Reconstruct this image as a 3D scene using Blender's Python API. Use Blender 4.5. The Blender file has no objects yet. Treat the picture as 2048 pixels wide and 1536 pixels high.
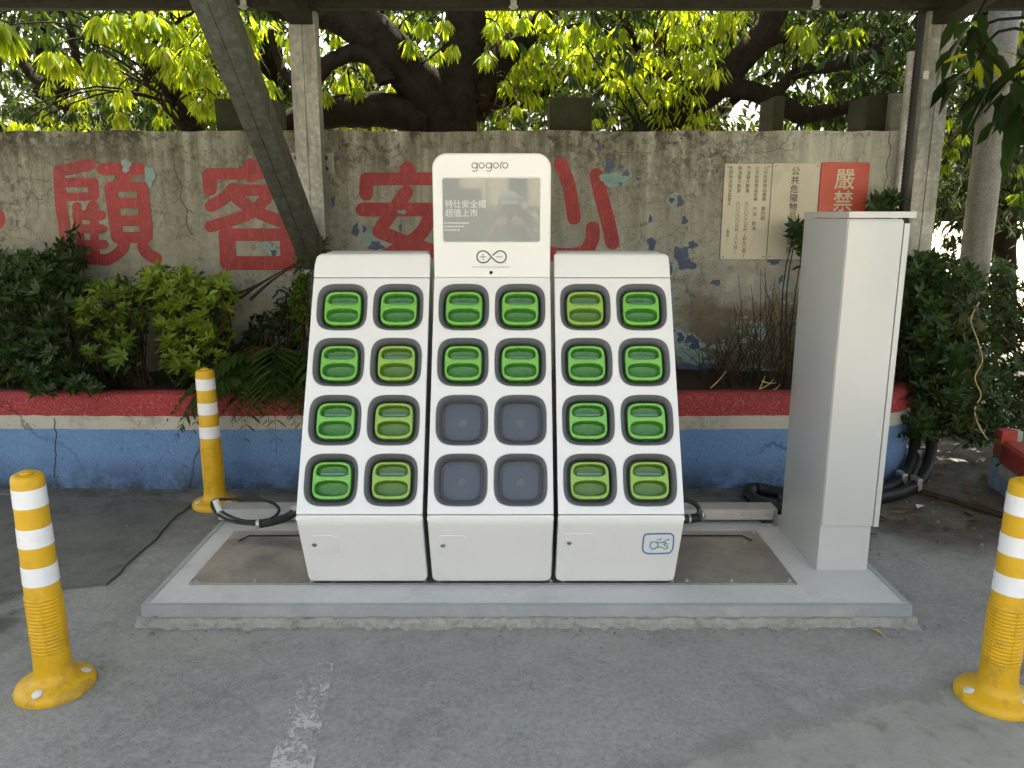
import bpy, bmesh, math, random
import numpy as np
from mathutils import Vector, Matrix
rnd = random.Random(7)
rng = np.random.default_rng(11)
R = math.radians
S = bpy.context.scene
COL = S.collection

# ------------------------------------------------------------------ camera, sky, sun, exposure
CAM_H, TILT, FPX = 1.55, R(12.2), 1560.0
cam = bpy.data.cameras.new('camera')
cam.sensor_width = 36.0
cam.lens = FPX / 2048 * 36
cam.clip_start, cam.clip_end = 0.08, 600
camo = bpy.data.objects.new('camera', cam)
camo.location = (0, 0, CAM_H)
camo.rotation_euler = (R(90) - TILT, 0, 0)
COL.objects.link(camo)
S.camera = camo

SUN_EL, SUN_AZ = R(66), R(-14)          # high behind the wall, a little to the left
w = bpy.data.worlds.new('World'); S.world = w; w.use_nodes = True
wn = w.node_tree
sky = wn.nodes.new('ShaderNodeTexSky'); sky.sky_type = 'NISHITA'; sky.sun_disc = False
sky.sun_elevation = SUN_EL; sky.sun_rotation = SUN_AZ
sky.air_density, sky.dust_density, sky.ozone_density = 0.75, 10.0, 0.3
bg = wn.nodes['Background']; bg.inputs[1].default_value = 0.15
wn.links.new(sky.outputs[0], bg.inputs[0])
sl = bpy.data.lights.new('sun', 'SUN'); sl.energy = 5.0; sl.angle = R(0.53); sl.color = (1, .95, .86)
slo = bpy.data.objects.new('sun', sl)
sd = Vector((math.sin(SUN_AZ) * math.cos(SUN_EL), math.cos(SUN_AZ) * math.cos(SUN_EL), math.sin(SUN_EL)))
slo.rotation_euler = sd.to_track_quat('Z', 'Y').to_euler()
slo.location = sd * 30
COL.objects.link(slo)
S.view_settings.view_transform = 'Standard'; S.view_settings.look = 'None'
S.view_settings.exposure = 2.55; S.view_settings.gamma = 1.0
S.view_settings.use_curve_mapping = False
S.view_settings.use_white_balance = True; S.view_settings.white_balance_temperature = 6850; S.view_settings.white_balance_tint = 0   # the camera's own setting for open shade

# ------------------------------------------------------------------ measuring: sight line of the photograph met with a known plane
CT, ST = math.cos(TILT), math.sin(TILT)
def ray(x, y):
    u = (x - 1024) / FPX; v = (y - 768) / FPX
    return (u, CT - v * ST, -(ST + v * CT))
def at(x, y, Y):
    r = ray(x, y); t = Y / r[1]
    return Vector((r[0] * t, Y, CAM_H + r[2] * t))
def onz(x, y, Z=0.0):
    r = ray(x, y); t = (Z - CAM_H) / r[2]
    return Vector((r[0] * t, r[1] * t, Z))
def slant(x, y, A, B):
    L = math.hypot(B[0] - A[0], B[1] - A[1]); sy, sz = (B[0] - A[0]) / L, (B[1] - A[1]) / L
    n = (-sz, sy); r = ray(x, y)
    t = (n[0] * A[0] + n[1] * (A[1] - CAM_H)) / (n[0] * r[1] + n[1] * r[2])
    return r[0] * t, (r[1] * t - A[0]) * sy + (CAM_H + r[2] * t - A[1]) * sz

# ------------------------------------------------------------------ object helpers
def setp(o, label=None, cat=None, group=None, kind=None):
    if label: o['label'] = label
    if cat: o['category'] = cat
    if group: o['group'] = group
    if kind: o['kind'] = kind
    return o
def thing(name, label, cat, loc=(0, 0, 0), group=None):
    o = bpy.data.objects.new(name, None); o.location = loc; o.empty_display_size = .1
    COL.objects.link(o)
    return setp(o, label, cat, group)
def adopt(o, parent):
    if parent is not None:
        o.parent = parent
        if parent.type == 'EMPTY': o.matrix_parent_inverse = Matrix.Translation(-parent.location)
    return o
def obj(name, me, mat=None, parent=None, smooth=None, sharp=40):
    o = bpy.data.objects.new(name, me); COL.objects.link(o)
    if mat is not None:
        mi = [p_.material_index for p_ in me.polygons] if isinstance(mat, (list, tuple)) else None
        me.materials.clear()
        for q in (mat if isinstance(mat, (list, tuple)) else [mat]): me.materials.append(q)
    if mat is not None and mi: me.polygons.foreach_set('material_index', mi)
    if smooth:
        me.polygons.foreach_set('use_smooth', [True] * len(me.polygons))
        try: me.set_sharp_from_angle(angle=R(sharp))
        except Exception: pass
    return adopt(o, parent)
class MB:
    def __init__(s): s.v = []; s.f = []; s.m = []
    def add(s, V, F, m=0):
        o = len(s.v); s.v += [tuple(q) for q in V]; s.f += [tuple(i + o for i in q) for q in F]; s.m += [m] * len(F)
    def box(s, c, d, rot=None, m=0, b=0.0):
        bm = bmesh.new(); bmesh.ops.create_cube(bm, size=1)
        for q in bm.verts: q.co = Vector((q.co.x * d[0], q.co.y * d[1], q.co.z * d[2]))
        if b: bmesh.ops.bevel(bm, geom=bm.edges[:], offset=b, segments=2, affect='EDGES', profile=.7)
        M = rot.to_4x4() if rot is not None else Matrix.Identity(4)
        bm.transform(Matrix.Translation(c) @ M); bm.verts.index_update()
        s.add([q.co[:] for q in bm.verts], [[q.index for q in f.verts] for f in bm.faces], m); bm.free()
    def beam(s, a, b, wx, wy, m=0, bev=0.0, up=Vector((0, 0, 1)), shift=(0, 0)):
        a, b = Vector(a), Vector(b); d = (b - a); L = d.length; z = d.normalized()
        x = z.cross(up) if abs(z.dot(up)) < .999 else Vector((1, 0, 0)); x.normalize(); y = z.cross(x)
        M = Matrix((x, y, z)).transposed()
        s.box((a + b) / 2 + x * shift[0] + y * shift[1], (wx, wy, L), M, m, bev)
    def tube(s, P, rad, n=10, m=0, cap=True, wob=0.0):
        P = [Vector(p) for p in P]; k = len(P)
        if not isinstance(rad, (list, tuple)): rad = [rad] * k
        V = []; F = []; ref = None
        for i in range(k):
            t = (P[min(i + 1, k - 1)] - P[max(i - 1, 0)]).normalized()
            if ref is None: ref = Vector((0, 0, 1)) if abs(t.z) < .9 else Vector((1, 0, 0))
            x = (ref - t * ref.dot(t)).normalized(); y = t.cross(x); ref = x
            for j in range(n):
                a = 2 * math.pi * j / n; r = rad[i] * (1 + wob * (rnd.random() - .5))
                V.append(P[i] + x * math.cos(a) * r + y * math.sin(a) * r)
        for i in range(k - 1):
            for j in range(n):
                F.append((i * n + j, i * n + (j + 1) % n, (i + 1) * n + (j + 1) % n, (i + 1) * n + j))
        if cap: F.append(tuple(range(n - 1, -1, -1))); F.append(tuple((k - 1) * n + j for j in range(n)))
        s.add(V, F, m)
    def lathe(s, prof, c=(0, 0, 0), n=32, m=0, ms=None):
        k = len(prof); V = []; F = []; c = Vector(c)
        for r, z in prof:
            for j in range(n):
                a = 2 * math.pi * j / n; V.append(c + Vector((r * math.cos(a), r * math.sin(a), z)))
        for i in range(k - 1):
            for j in range(n): F.append((i * n + j, i * n + (j + 1) % n, (i + 1) * n + (j + 1) % n, (i + 1) * n + j))
        F.append(tuple((k - 1) * n + j for j in range(n)))
        s.add(V, F, m)
    def mesh(s, name):
        me = bpy.data.meshes.new(name); me.from_pydata(s.v, [], s.f); me.polygons.foreach_set('material_index', s.m); me.update(); return me
    def build(s, name, mat, parent=None, smooth=None, sharp=40):
        return obj(name, s.mesh(name), mat, parent, smooth, sharp)
def cr(P, n=8):
    """Catmull-Rom through points"""
    P = [Vector(p) for p in P]; k = len(P)
    if k < 3: return P
    out = []
    for i in range(k - 1):
        a, b, c, d = P[max(i - 1, 0)], P[i], P[i + 1], P[min(i + 2, k - 1)]
        for j in range(n):
            t = j / n
            out.append(.5 * ((2 * b) + (c - a) * t + (2 * a - 5 * b + 4 * c - d) * t * t + (3 * b - a - 3 * c + d) * t ** 3))
    out.append(P[-1]); return out
def mesh_from(o):
    dg = bpy.context.evaluated_depsgraph_get(); dg.update()
    me = bpy.data.meshes.new_from_object(o.evaluated_get(dg)); d = o.data
    bpy.data.objects.remove(o); bpy.data.curves.remove(d)
    return me
def shape2d(loops, extrude=0.002, bevel=0.0, res=1):
    """flat plate with holes: the first loop is the outline"""
    cu = bpy.data.curves.new('plate', 'CURVE'); cu.dimensions = '2D'; cu.fill_mode = 'BOTH'
    cu.extrude = max(extrude - bevel, 0); cu.bevel_depth = bevel; cu.bevel_resolution = res; cu.offset = -bevel
    for lp in loops:
        sp = cu.splines.new('POLY'); sp.points.add(len(lp) - 1); sp.use_cyclic_u = True
        for q, p in zip(sp.points, lp): q.co = (p[0], p[1], 0, 1)
    o = bpy.data.objects.new('plate', cu); COL.objects.link(o)
    return mesh_from(o)
def text(body, size, mat, parent, M, name='lettering', align='CENTER', offset=0.0, extrude=0.0, line=1.0, sx=1.0):
    cu = bpy.data.curves.new('text', 'FONT'); cu.body = body; cu.size = size; cu.align_x = align; cu.align_y = 'CENTER'
    cu.offset = offset; cu.extrude = extrude; cu.space_line = line; cu.resolution_u = 3
    o = bpy.data.objects.new('text', cu); COL.objects.link(o)
    me = mesh_from(o); me.transform(M @ Matrix.Diagonal((sx, 1, 1, 1))); return obj(name, me, mat, parent)
def squircle(a, b, n=4.0, k=56, cx=0, cy=0):
    out = []
    for i in range(k):
        t = 2 * math.pi * i / k; c, s_ = math.cos(t), math.sin(t)
        out.append((cx + a * math.copysign(abs(c) ** (2 / n), c), cy + b * math.copysign(abs(s_) ** (2 / n), s_)))
    return out
def rrect(x0, y0, x1, y1, r, k=6):
    """r: one radius or four (bl, br, tr, tl)"""
    r = r if isinstance(r, (list, tuple)) else (r,) * 4; out = []
    for (cx, cy, a0, q) in ((x0, y0, 180, r[0]), (x1, y0, 270, r[1]), (x1, y1, 0, r[2]), (x0, y1, 90, r[3])):
        sx = 1 if cx == x0 else -1; sy = 1 if cy == y0 else -1
        for i in range(k + 1):
            a = R(a0 + 90 * i / k); out.append((cx + sx * q + q * math.cos(a), cy + sy * q + q * math.sin(a)))
    return out
def ribbon(mb, pts, wid, place, off, m=0, smooth=True, endk=7):
    """flat brush stroke with round ends; place(u, v, off) gives the surface point"""
    P = [Vector((p[0], p[1], 0)) for p in pts]
    if smooth: P = cr(P, 6)
    Q = [P[0]]
    for p in P[1:]:
        if (p - Q[-1]).length > 1e-6: Q.append(p)
    P = Q; k = len(P)
    if k == 1: P = [P[0], P[0] + Vector((wid * .01, 0, 0))]; k = 2
    Lf, Rt = [], []
    for i in range(k):
        t = (P[min(i + 1, k - 1)] - P[max(i - 1, 0)]).normalized(); n = Vector((-t.y, t.x, 0))
        Lf.append(P[i] + n * wid / 2); Rt.append(P[i] - n * wid / 2)
    t0 = (P[1] - P[0]).normalized(); a0 = math.atan2(t0.y, t0.x); t1 = (P[-1] - P[-2]).normalized(); a1 = math.atan2(t1.y, t1.x)
    V = []; F = []
    for a, b in zip(Lf, Rt): V += [a, b]
    for i in range(k - 1): F.append((2 * i, 2 * i + 1, 2 * i + 3, 2 * i + 2))
    b0 = len(V); V += [P[0] + Vector((math.cos(a0 + R(90) + math.pi * i / endk), math.sin(a0 + R(90) + math.pi * i / endk), 0)) * wid / 2 for i in range(1, endk)]
    F.append(tuple([0] + list(range(b0, b0 + endk - 1)) + [1]))
    b1 = len(V); V += [P[-1] + Vector((math.cos(a1 - R(90) + math.pi * i / endk), math.sin(a1 - R(90) + math.pi * i / endk), 0)) * wid / 2 for i in range(1, endk)]
    F.append(tuple([2 * k - 1] + list(range(b1, b1 + endk - 1)) + [2 * k - 2]))
    mb.add([place(p.x, p.y, off) for p in V], F, m)

# ------------------------------------------------------------------ material helpers
class NT:
    def __init__(s, name):
        s.mat = bpy.data.materials.new(name); s.mat.use_nodes = True; s.t = s.mat.node_tree; s.t.nodes.clear()
        s.out = s.t.nodes.new('ShaderNodeOutputMaterial'); s._c = None
    def n(s, ty, **k):
        q = s.t.nodes.new(ty)
        for a, b in k.items(): setattr(q, a, b)
        return q
    def put(s, sock, v):
        if hasattr(v, 'links'): s.t.links.new(v, sock)
        elif v is not None:
            if isinstance(v, (tuple, list)) and len(v) == 3 and sock.type == 'RGBA': v = (*v, 1)
            sock.default_value = v
    def co(s, scale=None, kind='Object'):
        q = s.n('ShaderNodeTexCoord').outputs[kind]
        if scale is not None:
            m = s.n('ShaderNodeMapping'); s.put(m.inputs[0], q); m.inputs['Scale'].default_value = scale; q = m.outputs[0]
        return q
    def noise(s, scale, detail=4, rough=.55, vec=None, dist=0.0, out=0):
        q = s.n('ShaderNodeTexNoise'); s.put(q.inputs['Vector'], vec if vec is not None else s.co()); q.inputs['Scale'].default_value = scale
        q.inputs['Detail'].default_value = detail; q.inputs['Roughness'].default_value = rough; q.inputs['Distortion'].default_value = dist
        return q.outputs[out]
    def voro(s, scale, feature='F1', vec=None, rnd_=1.0):
        q = s.n('ShaderNodeTexVoronoi', feature=feature); s.put(q.inputs['Vector'], vec if vec is not None else s.co()); q.inputs['Scale'].default_value = scale
        q.inputs['Randomness'].default_value = rnd_
        return q.outputs['Distance']
    def ramp(s, f, stops):
        q = s.n('ShaderNodeValToRGB'); e = q.color_ramp.elements
        while len(e) < len(stops): e.new(.5)
        for a, (p, c) in zip(e, stops): a.position = p; a.color = (c, c, c, 1) if isinstance(c, (int, float)) else (*c, 1)
        s.put(q.inputs[0], f); return q.outputs[0]
    def mix(s, f, a, b, mode='MIX'):
        q = s.n('ShaderNodeMix', data_type='RGBA', blend_type=mode); s.put(q.inputs[0], f); s.put(q.inputs[6], a); s.put(q.inputs[7], b); return q.outputs[2]
    def math(s, op, a, b=None, clamp=False):
        q = s.n('ShaderNodeMath', operation=op, use_clamp=clamp); s.put(q.inputs[0], a)
        if b is not None: s.put(q.inputs[1], b)
        return q.outputs[0]
    def mapr(s, v, a, b, c=0.0, d=1.0):
        q = s.n('ShaderNodeMapRange'); s.put(q.inputs[0], v)
        for i, x in enumerate((a, b, c, d)): q.inputs[i + 1].default_value = x
        return q.outputs[0]
    def xyz(s, vec=None):
        q = s.n('ShaderNodeSeparateXYZ'); s.put(q.inputs[0], vec if vec is not None else s.co()); return q.outputs
    def bump(s, h, st=.3, d=.01):
        q = s.n('ShaderNodeBump'); q.inputs['Strength'].default_value = st; q.inputs['Distance'].default_value = d; s.put(q.inputs['Height'], h); return q.outputs[0]
    def bsdf(s, col, rough=.5, metal=0.0, nor=None, spec=.5, coat=0.0, alpha=None, emit=None, es=0.0, trans=0.0):
        q = s.n('ShaderNodeBsdfPrincipled'); s.put(q.inputs['Base Color'], col); s.put(q.inputs['Roughness'], rough); s.put(q.inputs['Metallic'], metal)
        q.inputs['Specular IOR Level'].default_value = spec; q.inputs['Coat Weight'].default_value = coat; q.inputs['Coat Roughness'].default_value = .08
        q.inputs['Transmission Weight'].default_value = trans
        if nor is not None: s.put(q.inputs['Normal'], nor)
        if alpha is not None: s.put(q.inputs['Alpha'], alpha)
        if emit is not None: s.put(q.inputs['Emission Color'], emit); q.inputs['Emission Strength'].default_value = es
        return q.outputs[0]
    def done(s, sh): s.t.links.new(sh, s.out.inputs[0]); return s.mat

def mat_simple(name, col, rough=.5, metal=0.0, coat=0.0, var=.12, bump=0.0, bscale=60, spec=.5, nscale=6):
    s = NT(name); f = s.noise(nscale, 5, .6)
    c = s.mix(s.mapr(f, .3, .7), tuple(x * (1 - var) for x in col), tuple(min(1, x * (1 + var)) for x in col))
    rr = s.mapr(s.noise(nscale * 3, 3), .3, .7, max(rough - .06, .03), min(rough + .08, 1))
    nor = s.bump(s.noise(bscale, 4), bump, .004) if bump else None
    return s.done(s.bsdf(c, rr, metal, nor, spec, coat))
M = {}
def white_paint(name, col):
    s = NT(name); f = s.noise(3, 5, .6)
    c = s.mix(s.mapr(f, .2, .8), col, tuple(x * .97 for x in col))
    d = s.mapr(s.noise(260, 3, .7), .66, .74)                     # small specks of dust
    z = s.xyz()[2]
    low = s.math('MULTIPLY', s.mapr(z, .05, .28, 1, 0), s.mapr(s.noise(14, 5, .65), .42, .75))
    c = s.mix(s.math('MULTIPLY', d, .12), c, (.42, .40, .36)); c = s.mix(s.math('MULTIPLY', low, .10), c, (.36, .33, .28))
    return s.done(s.bsdf(c, s.mapr(s.noise(2, 4), .2, .8, .30, .34), 0, s.bump(s.noise(420, 2), .05, .001), .5, .15))
M['white'] = white_paint('white_paint', (.77, .768, .762))
M['shell'] = mat_simple('shell_paint', (.62, .62, .61), .4, var=.04)
M['cabinet'] = white_paint('cabinet_paint', (.525, .53, .52))
M['bezel'] = mat_simple('bezel_grey', (.115, .12, .132), .45, var=.06, bump=.06, bscale=500)
M['well'] = mat_simple('well_grey', (.075, .09, .118), .35, var=.05)
M['ink'] = mat_simple('ink_grey', (.05, .048, .046), .5, var=.05)
M['lensblack'] = mat_simple('lens_black', (.01, .01, .012), .1, var=.05)
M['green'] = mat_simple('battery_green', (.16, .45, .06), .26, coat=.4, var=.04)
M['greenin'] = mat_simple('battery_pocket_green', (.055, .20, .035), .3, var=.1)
M['lime'] = mat_simple('battery_lime', (.25, .42, .06), .3, coat=.35, var=.05)
M['limein'] = mat_simple('battery_pocket_lime', (.09, .19, .03), .33, var=.1)
M['led'] = mat_simple('battery_window', (.2, .34, .28), .12, var=.1)
M['rubber'] = mat_simple('black_rubber', (.012, .012, .013), .5, var=.2)
M['dark'] = mat_simple('dark_steel', (.03, .03, .032), .5, .3)
M['bolt'] = mat_simple('bolt_steel', (.5, .5, .49), .32, .85)
M['chrome'] = mat_simple('lock_chrome', (.6, .6, .58), .22, .9)
M['alu'] = mat_simple('channel_aluminium', (.46, .46, .45), .42, .35, var=.06)
M['yellow'] = None
def mat_bollard():
    s = NT('bollard_yellow'); x, y, z = s.xyz(); c = s.mix(s.mapr(s.noise(9, 5), .3, .7), (.60, .345, .006), (.70, .41, .010))
    d = s.math('MULTIPLY', s.mapr(s.noise(14, 7, .72), .50, .64), s.mapr(z, .55, .0, .12, .8)); c = s.mix(s.math('MULTIPLY', d, .55), c, (.14, .10, .05))
    k = s.math('MULTIPLY', s.mapr(s.noise(30, 5, .7, s.co((1, 1, .25))), .62, .70), .4); c = s.mix(k, c, (.72, .52, .2))
    return s.done(s.bsdf(c, s.mapr(s.noise(20, 4), .3, .7, .36, .55), 0, s.bump(s.noise(120, 4), .1, .004)))
M['yellow'] = mat_bollard()
M['band'] = mat_simple('reflective_band', (.80, .80, .82), .3, var=.04, bump=.1, bscale=300)
M['tape'] = mat_simple('white_tape', (.6, .6, .58), .6, var=.12, bump=.5, bscale=90)
M['blue'] = mat_simple('sticker_blue', (.03, .17, .38), .4)
M['sgreen'] = mat_simple('sticker_green', (.03, .25, .06), .4)
M['sticker'] = mat_simple('sticker_white', (.72, .74, .77), .35, var=.02)

def mat_galv(name, base, dark, metal=.35, vscale=45):
    s = NT(name); co = s.co()
    v = s.n('ShaderNodeTexVoronoi'); s.put(v.inputs['Vector'], co); v.inputs['Scale'].default_value = vscale
    gq = s.n('ShaderNodeCombineXYZ'); vx = s.xyz(v.outputs['Color'])[0]; [s.put(gq.inputs[i], vx) for i in range(3)]; sp = s.mix(.3, base, gq.outputs[0], 'SOFT_LIGHT')
    st = s.noise(5, 6, .65, s.co((4, 4, .9)))
    c = s.mix(s.mapr(st, .42, .72), sp, dark)
    c = s.mix(s.math('MULTIPLY', s.mapr(s.noise(60, 3), .62, .75), .5), c, (.20, .15, .10))
    return s.done(s.bsdf(c, s.mapr(st, .3, .7, .42, .65), metal, s.bump(s.noise(90, 4), .15, .002)))
M['galv'] = mat_galv('galvanised_steel', (.31, .31, .28), (.17, .17, .145))
M['brace'] = mat_galv('weathered_steel', (.085, .088, .072), (.04, .042, .034), .05)
M['pipe'] = mat_galv('pipe_steel', (.45, .44, .42), (.2, .19, .18), .6, 120)
M['pole'] = mat_galv('pole_steel', (.17, .168, .15), (.12, .118, .10), .05, 90)

def mat_ground():
    s = NT('asphalt'); co = s.co(); x, y, z = s.xyz()
    big = s.noise(.55, 6, .6, dist=.6); mid = s.noise(3.2, 8, .68, dist=.4); fine = s.noise(55, 5, .75); grit = s.noise(230, 2, .6)
    c = s.mix(s.mapr(big, .32, .68), (.25, .252, .243), (.325, .327, .317))
    c = s.mix(s.mapr(mid, .38, .68), c, (.35, .352, .337))
    c = s.mix(s.math('MULTIPLY', s.mapr(s.noise(1.6, 7, .7), .5, .66), .5), c, (.145, .145, .135))
    c = s.mix(s.mapr(fine, .30, .66), s.mix(.52, c, (.05, .05, .044)), c)
    c = s.mix(s.math('MULTIPLY', s.mapr(grit, .54, .70), .6), c, (.42, .415, .385))
    c = s.mix(s.math('MULTIPLY', s.mapr(grit, .40, .26), .5), c, (.04, .04, .036))
    fl = s.mapr(s.noise(13, 8, .8, dist=.5), .50, .66); c = s.mix(s.math('MULTIPLY', fl, s.mapr(s.noise(1.1, 5, .6), .35, .65, .12, .55)), c, (.40, .40, .375))
    dk = s.mapr(s.noise(4.6, 8, .75, dist=.6), .52, .66); c = s.mix(s.math('MULTIPLY', dk, .32), c, (.10, .10, .088))
    # greenish stained corner and the damp, dirty strip along the planter
    damp = s.math('MULTIPLY', s.mapr(y, 3.3, 4.2), s.mapr(s.noise(1.3, 6, .65), .34, .56))
    damp = s.math('MULTIPLY', damp, s.mapr(y, 5.2, 5.6, 1, 0))
    c = s.mix(s.math('MULTIPLY', damp, .66), c, (.040, .037, .030))
    moss = s.math('MULTIPLY', s.mapr(s.noise(7, 6, .7), .45, .62), s.math('MULTIPLY', s.mapr(y, 4.02, 4.28), s.mapr(y, 4.5, 4.6, 1, 0)))
    c = s.mix(s.math('MULTIPLY', moss, .75), c, (.03, .032, .016))
    dx = s.math('ADD', x, 2.12); dy = s.math('SUBTRACT', y, 2.78); d2 = s.math('ADD', s.math('MULTIPLY', dx, dx), s.math('MULTIPLY', dy, dy))
    st = s.math('MULTIPLY', s.mapr(d2, .14, .01), s.mapr(s.noise(6, 5), .36, .56))
    c = s.mix(s.math('MULTIPLY', st, .8), c, (.022, .026, .010))
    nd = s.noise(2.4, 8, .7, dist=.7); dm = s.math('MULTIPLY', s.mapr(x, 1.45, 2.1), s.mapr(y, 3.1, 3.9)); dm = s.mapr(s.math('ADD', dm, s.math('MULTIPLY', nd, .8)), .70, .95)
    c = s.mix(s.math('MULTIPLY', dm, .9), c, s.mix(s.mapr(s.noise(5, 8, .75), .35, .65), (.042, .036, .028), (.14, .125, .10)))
    # pale cement smear right of the slab
    cem = s.math('MULTIPLY', s.mapr(x, .55, 1.3), s.mapr(y, 2.32, 2.0)); cem = s.math('MULTIPLY', cem, s.mapr(s.noise(2.1, 8, .66, dist=.8), .42, .52))
    c = s.mix(s.math('MULTIPLY', cem, .55), c, (.30, .30, .265))
    cem2 = s.math('MULTIPLY', s.mapr(y, 2.40, 2.62), s.mapr(y, 2.80, 2.84, 1, 0)); cem2 = s.math('MULTIPLY', cem2, s.math('MULTIPLY', s.mapr(x, -1.6, -1.45), s.mapr(x, 1.75, 1.6)))
    cem2 = s.math('MULTIPLY', cem2, s.mapr(s.noise(5.5, 8, .7, dist=.6), .44, .56))
    c = s.mix(s.math('MULTIPLY', cem2, .5), c, (.30, .295, .265))
    # hairline cracks
    wv = s.n('ShaderNodeVectorMath', operation='ADD'); s.put(wv.inputs[0], co); s.put(wv.inputs[1], s.noise(2.2, 6, .65, out=1))
    ck = s.voro(.8, 'DISTANCE_TO_EDGE', wv.outputs[0])
    ckm = s.math('MULTIPLY', s.mapr(ck, .007, .002), s.mapr(s.noise(1.1, 3), .52, .6))
    c = s.mix(s.math('MULTIPLY', ckm, .25), c, (.05, .05, .044))
    # the open lot beyond the wall is pale packed earth, the unseen yard behind the camera is darkened to cut bounced light
    c = s.mix(s.mapr(y, 6.2, 7.0), c, s.mix(s.mapr(s.noise(1.2, 6), .35, .65), (.42, .37, .29), (.24, .21, .15)))
    c = s.mix(s.mapr(y, -.9, -1.8), c, s.mix(s.mapr(mid, .35, .65), (.12, .118, .112), (.17, .167, .158)))
    h = s.math('ADD', s.math('MULTIPLY', fine, .5), s.math('ADD', s.math('MULTIPLY', grit, .5), s.math('MULTIPLY', mid, 1.6)))
    return s.done(s.bsdf(c, s.mapr(mid, .3, .7, .72, .92), 0, s.bump(h, .55, .007), .3))
M['ground'] = mat_ground()
def mat_stone(name, a, b, spots, bump=.35, scale=4.0, rough=.85, spec=.3):
    s = NT(name); f = s.noise(scale, 8, .68, dist=.5); g = s.noise(90, 4, .7)
    c = s.mix(s.mapr(f, .32, .68), a, b); c = s.mix(s.math('MULTIPLY', s.mapr(s.noise(scale * 2.7, 7, .7), .52, .66), .6), c, spots)
    c = s.mix(s.mapr(g, .3, .7), s.mix(.35, c, spots), c)
    return s.done(s.bsdf(c, rough, 0, s.bump(s.math('ADD', f, g), bump, .006), spec))
M['purlin'] = mat_stone('purlin_steel', (.020, .018, .011), (.032, .029, .018), (.010, .009, .006), .2, 5, .7, .15)
M['slab'] = mat_stone('slab_concrete', (.52, .525, .515), (.58, .585, .57), (.41, .41, .40), .18, 2.2, .7)
M['mortar'] = mat_stone('mortar', (.29, .29, .255), (.40, .395, .355), (.15, .15, .125), .7, 9)
M['patch'] = mat_stone('asphalt_patch', (.105, .107, .10), (.17, .172, .162), (.055, .055, .049), .5, 3)
M['dirt'] = mat_stone('dirt', (.055, .047, .036), (.12, .105, .08), (.025, .021, .016), .8, 4)
M['soil'] = mat_stone('soil', (.03, .024, .018), (.06, .048, .034), (.012, .010, .008), .9, 7)
M['block'] = mat_stone('mossy_concrete', (.018, .021, .008), (.038, .04, .018), (.008, .010, .004), .6, 5)
M['pier'] = mat_stone('pale_concrete', (.15, .14, .11), (.24, .23, .19), (.05, .047, .035), .4, 5)
M['bark'] = mat_stone('bark', (.016, .0115, .007), (.034, .026, .017), (.005, .004, .003), 1.0, 9, .95, .06)
M['twig'] = mat_stone('twig', (.035, .026, .017), (.07, .052, .034), (.015, .011, .008), .3, 20, .9, .1)
M['straw'] = mat_simple('straw', (.5, .36, .16), .7, var=.25)
def mat_steelplate():
    s = NT('steel_plate'); f = s.noise(2.4, 7, .65, dist=.5); g = s.noise(26, 5, .7)
    c = s.mix(s.mapr(f, .35, .68), (.36, .357, .35), (.45, .447, .435)); c = s.mix(s.math('MULTIPLY', s.mapr(g, .5, .7), .45), c, (.22, .21, .20))
    ru = s.math('MULTIPLY', s.mapr(s.noise(3.3, 6, .7), .54, .66), .5); c = s.mix(ru, c, (.28, .23, .19))
    return s.done(s.bsdf(c, s.mapr(s.noise(6, 6, .7), .3, .7, .28, .5), .75, s.bump(g, .1, .003)))
M['plate'] = mat_steelplate()

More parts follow.
